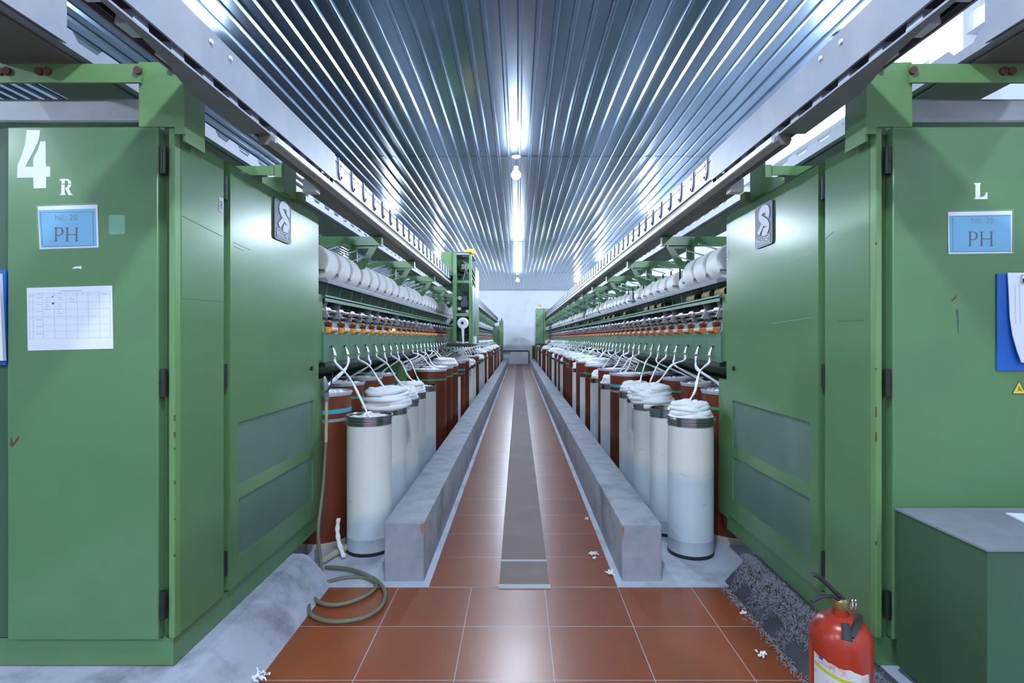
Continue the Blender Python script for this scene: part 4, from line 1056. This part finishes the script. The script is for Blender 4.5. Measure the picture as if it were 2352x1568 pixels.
# end frames of the machines
for s in (-1, 1):
    t = thing('end_frame', 'slim green end frame post closing the far end of %s machine' % SIDE[s], 'frame', (s*0.92, 27.2, 0.006))
    b = B(s); b.box(0.80, 1.0, 27.0, 27.5, 0.006, 2.25); b.box(0.8, 1.8, 27.2, 27.5, 0.9, 2.0); b.build('post', 'green', t, bevel=0.01)
    B(s).box(0.798, 1.002, 26.995, 27.0, 2.09, 2.1).build('cap_line', 'green_dark', t)
    B(s).cyl((0.88, 27.2, 2.25), (0.88, 27.2, 2.37), 0.03, seg=10).build('signal_stub', 'black', t, 40)

# ------------------------------------------------------------------ air hose with blow gun, floor pipe, lint
HP = lambda px, py, z=0.014: (CAM[0]+(px-1191)/FPX*(FPX*(CAM[2]-z)/(py-777)), FPX*(CAM[2]-z)/(py-777), z)
t = thing('air_hose', 'olive air hose coiled on tiles with blow gun hung on left cabinet edge', 'hose', HP(740, 1300))
g0 = P(740, 922, 3.46); g1 = P(747, 1000, 3.44); g2 = P(753, 1130, 3.36); g3 = P(750, 1225, 3.22)
gx = -(XF-0.02)
path = [(gx, 3.44, 0.95), (gx+0.003, 3.43, 0.75), (gx+0.01, 3.36, 0.45), (gx+0.03, 3.22, 0.20)]
path += [HP(738, 1318, 0.05), HP(716, 1362), HP(709, 1396), HP(722, 1416), HP(760, 1427), HP(810, 1424), HP(850, 1412), HP(878, 1388), HP(884, 1360), HP(872, 1340), HP(846, 1322, 0.03),
         HP(800, 1306, 0.03), HP(748, 1302, 0.02), ]
B().tube(smooth_path(path, 8), 0.0105, 10).build('hose', 'hose', t, 60)
p2 = [HP(863, 1338), HP(862, 1350), HP(840, 1368), HP(800, 1384), HP(760, 1389), HP(728, 1380), HP(720, 1364), HP(728, 1348), HP(760, 1334), HP(800, 1326), HP(835, 1326), HP(866, 1336, 0.03)]
B().tube(smooth_path(p2, 8), 0.0105, 10).build('hose_loop', 'hose', t, 60)
B().tube(smooth_path([(gx, 3.44, 0.96), (gx+0.002, 3.435, 0.85), (gx+0.005, 3.42, 0.70)], 6), 0.0112, 10).build('hose_end', 'hose_top', t, 60)
b = B(); b.tube([(gx, 3.44, 0.955), (gx, 3.44, 0.975), (gx-0.002, 3.432, 1.05), (gx-0.004, 3.42, 1.10), (gx-0.004, 3.418, 1.12)], [0.013, 0.018, 0.021, 0.014, 0.006], 12)
gun = b.build('blow_gun', 'dull_steel', t, 50)
B().tube([(gx+0.012, 3.40, 1.02), (gx+0.03, 3.44, 1.05), (gx+0.036, 3.45, 1.14)], [0.005, 0.006, 0.004], 8).build('trigger', 'black', gun, 50)
o = B().tube([HP(728, 1294, 0.03), HP(765, 1272, 0.03), HP(800, 1255, 0.03)], 0.022, 12).build('floor_pipe', 'cream', None, 50)
tag(o, 'short cream plastic pipe lying on floor beside left cabinet plinth', 'pipe')
p = [HP(790, 1278, 0.03), (-1.145, 3.36, 0.08), (-1.16, 3.37, 0.16), (-1.15, 3.36, 0.235)]
o = B().tube(smooth_path(p, 5), [0.013+0.0025*math.sin(i*1.9) for i in range(16)], 8, 0.6).build('sliver_scrap', 'cotton', None, 60)
tag(o, 'white sliver scrap hanging beside first white can at left', 'sliver')
q = random.Random(21)
def lint(px, py, r, label, n=26, z=0.012):
    b = B(); c = Vector(HP(px, py, z))
    for k in range(n):
        a = q.uniform(0, 6.28); p0 = c + Vector((math.cos(a), math.sin(a), 0))*r*q.random()
        p1 = p0 + Vector((q.uniform(-1, 1)*r*0.6, q.uniform(-1, 1)*r*0.6, q.uniform(0, 0.012))); p2_ = p1 + Vector((q.uniform(-1, 1)*r*0.5, q.uniform(-1, 1)*r*0.5, q.uniform(-0.008, 0.006)))
        for w in (p0, p1, p2_): w.z = max(w.z, 0.005)
        b.tube(smooth_path([p0, p1, p2_], 3), [0.0015]+[0.0032]*5+[0.001], 5)
    o = b.build('lint_tuft', 'cotton'); tag(o, label, 'lint', 'cotton lint tufts on the tiles'); return o
lint(1361, 1272, 0.022, 'white lint tuft on tiles left of the right kerb end, farther one')
lint(1402, 1316, 0.020, 'white lint tuft on tiles against the right kerb end, nearer one')
lint(1365, 1282, 0.008, 'tiny lint speck just in front of the farther kerb tuft', 8)
lint(1750, 1502, 0.022, 'grey lint tuft on tiles near the red extinguisher', 16)
lint(1707, 1408, 0.010, 'tiny lint speck on tiles beside the right plinth', 8)
lint(590, 1556, 0.035, 'long white lint wisp at the lower left tile corner', 22)
lint(1349, 1192, 0.012, 'tiny lint wisp on tiles halfway along right kerb front', 8)
# fluffy lint clinging to the right plinth
b = B(); q = random.Random(4)
for k in range(5200):
    y = q.uniform(1.72, 2.98); f = q.random()**0.7; xa = 1.12
    x = xa+0.10*f; z = 0.165*f
    if q.random() < 0.35: x = xa + 0.10 + 0.05*q.random(); z = 0.166
    if f < 0.5 and math.sin(y*9)+math.sin(y*23+1) > 0.1: continue
    p0 = Vector((x-0.004, y, z+0.004)); L_ = q.uniform(0.006, 0.024)
    p1 = p0 + Vector((-q.uniform(0.0, 0.012), q.uniform(-1, 1)*L_, q.uniform(-1, 0.5)*L_)); p2_ = p1 + Vector((-q.uniform(-0.01, 0.008), q.uniform(-1, 1)*L_, q.uniform(-1, 0.6)*L_))
    for w in (p0, p1, p2_): w.z = max(w.z, 0.004)
    b.tube([p0, p1, p2_], [0.0004, 0.0008, 0.0004], 3)
for k in range(500):
    y = q.uniform(1.6, 2.95); x = 1.115-abs(q.gauss(0, 0.02)); p0 = Vector((x, y, 0.004)); L_ = q.uniform(0.01, 0.03)
    p1 = p0+Vector((q.uniform(-1, 0.6)*L_, q.uniform(-1, 1)*L_, q.uniform(0, 0.008))); b.tube([p0, p0.lerp(p1, 0.5)+Vector((0, 0, 0.004)), p1], [0.001, 0.0018, 0.0008], 3)
o = b.build('plinth_lint', 'lint_grey'); tag(o, 'grey fluffy cotton lint clinging along the dark right plinth', 'lint', kind='stuff')

# ------------------------------------------------------------------ fire extinguisher
ex, ey = 0.945, 1.62
t = thing('fire_extinguisher', 'red fire extinguisher with torn white label standing on tiles at right', 'fire extinguisher', (ex, ey, 0.0))
r = 0.085
prof = [(0, 0.0), (r-0.004, 0.0), (r, 0.006), (r, 0.455)]
for i in range(1, 9):
    a = i*PI/2/8; prof.append((0.022+(r-0.022)*math.cos(a), 0.455+0.075*math.sin(a)))
prof += [(0.022, 0.545), (0, 0.545)]
B().lathe(prof, (ex, ey, 0), seg=40).build('cylinder', 'extinguisher_red', t, 50)
B().lathe([(0, 0.545), (0.02, 0.545), (0.023, 0.55), (0.023, 0.575), (0.017, 0.58), (0, 0.58)], (ex, ey, 0), seg=20).build('valve', 'brass', t, 40)
B().tube(smooth_path([(ex+0.01, ey-0.005, 0.575), (ex-0.02, ey-0.01, 0.598), (ex-0.06, ey-0.015, 0.638), (ex-0.088, ey-0.02, 0.657), (ex-0.096, ey-0.02, 0.655)], 4), 0.0085, 10, 0.75).build('squeeze_lever', 'dark_rubber', t, 50)
B().tube(smooth_path([(ex-0.005, ey-0.01, 0.572), (ex-0.03, ey-0.012, 0.588), (ex-0.065, ey-0.015, 0.59), (ex-0.098, ey-0.02, 0.578)], 4), 0.007, 10, 0.7).build('carry_handle', 'dark_rubber', t, 50)
for k, dx in enumerate((0.016, 0.026)):
    pts = [(ex+dx+0.004*math.sin(a*1.0), ey-0.02+0.0*k+0.012*math.cos(a), 0.567+0.02*math.sin(a)) for a in [2*PI*i/16 for i in range(17)]]
    B().tube(pts, 0.0025, 6).build('pull_ring', 'chrome', t, 50)
# hose band over the shoulder
def sh(a, th): return (ex+(0.022+(r-0.018)*math.cos(a))*math.sin(th), ey-(0.022+(r-0.018)*math.cos(a))*math.cos(th), 0.457+0.078*math.sin(a))
b = B()
pth = [sh(0.62, -0.2), sh(0.95, 0.1), sh(1.18, 0.7), sh(1.1, 1.5), sh(0.8, 1.95), sh(0.3, 2.2)]
b.tube(smooth_path(pth, 5), 0.011, 8, 0.5)
b.tube([sh(1.12, -0.30), sh(0.80, -0.30), sh(0.48, -0.34)], [0.011, 0.013, 0.014], 8, 0.4); b.build('hose_strap', 'dark_rubber', t, 50)
def wrap(name, m, th0, th1, zf0, zf1, rr, n=24):
    b = B(); v0, v1 = [], []
    for i in range(n+1):
        f = i/n; th = th0+(th1-th0)*f
        v0.append(b.v((ex+rr*math.sin(th), ey-rr*math.cos(th), zf0(f)))); v1.append(b.v((ex+rr*math.sin(th), ey-rr*math.cos(th), zf1(f))))
    for i in range(n): b.bm.faces.new((v0[i], v0[i+1], v1[i+1], v1[i]))
    return b.build(name, m, t, 60)
jag = random.Random(2); J = [jag.uniform(-0.004, 0.004) for _ in range(40)]
wrap('label', 'label_paper', -1.45, 0.42, lambda f: 0.13, lambda f: 0.425-0.028*f+J[int(f*24)]*(1 if 0.2 < f < 0.95 else 0.2), r+0.0008)
wrap('label_stripe', 'lime', -1.42, 0.38, lambda f: 0.392-0.026*f-0.006*math.sin(f*PI), lambda f: 0.402-0.026*f-0.006*math.sin(f*PI), r+0.0014)
wrap('label_print', 'plastic_blue', -1.45, -0.7, lambda f: 0.275-0.03*f, lambda f: 0.300-0.012*f, r+0.0014)
wrap('label_mark', 'plastic_blue', -1.22, -1.08, lambda f: 0.414, lambda f: 0.422, r+0.0014, 4)
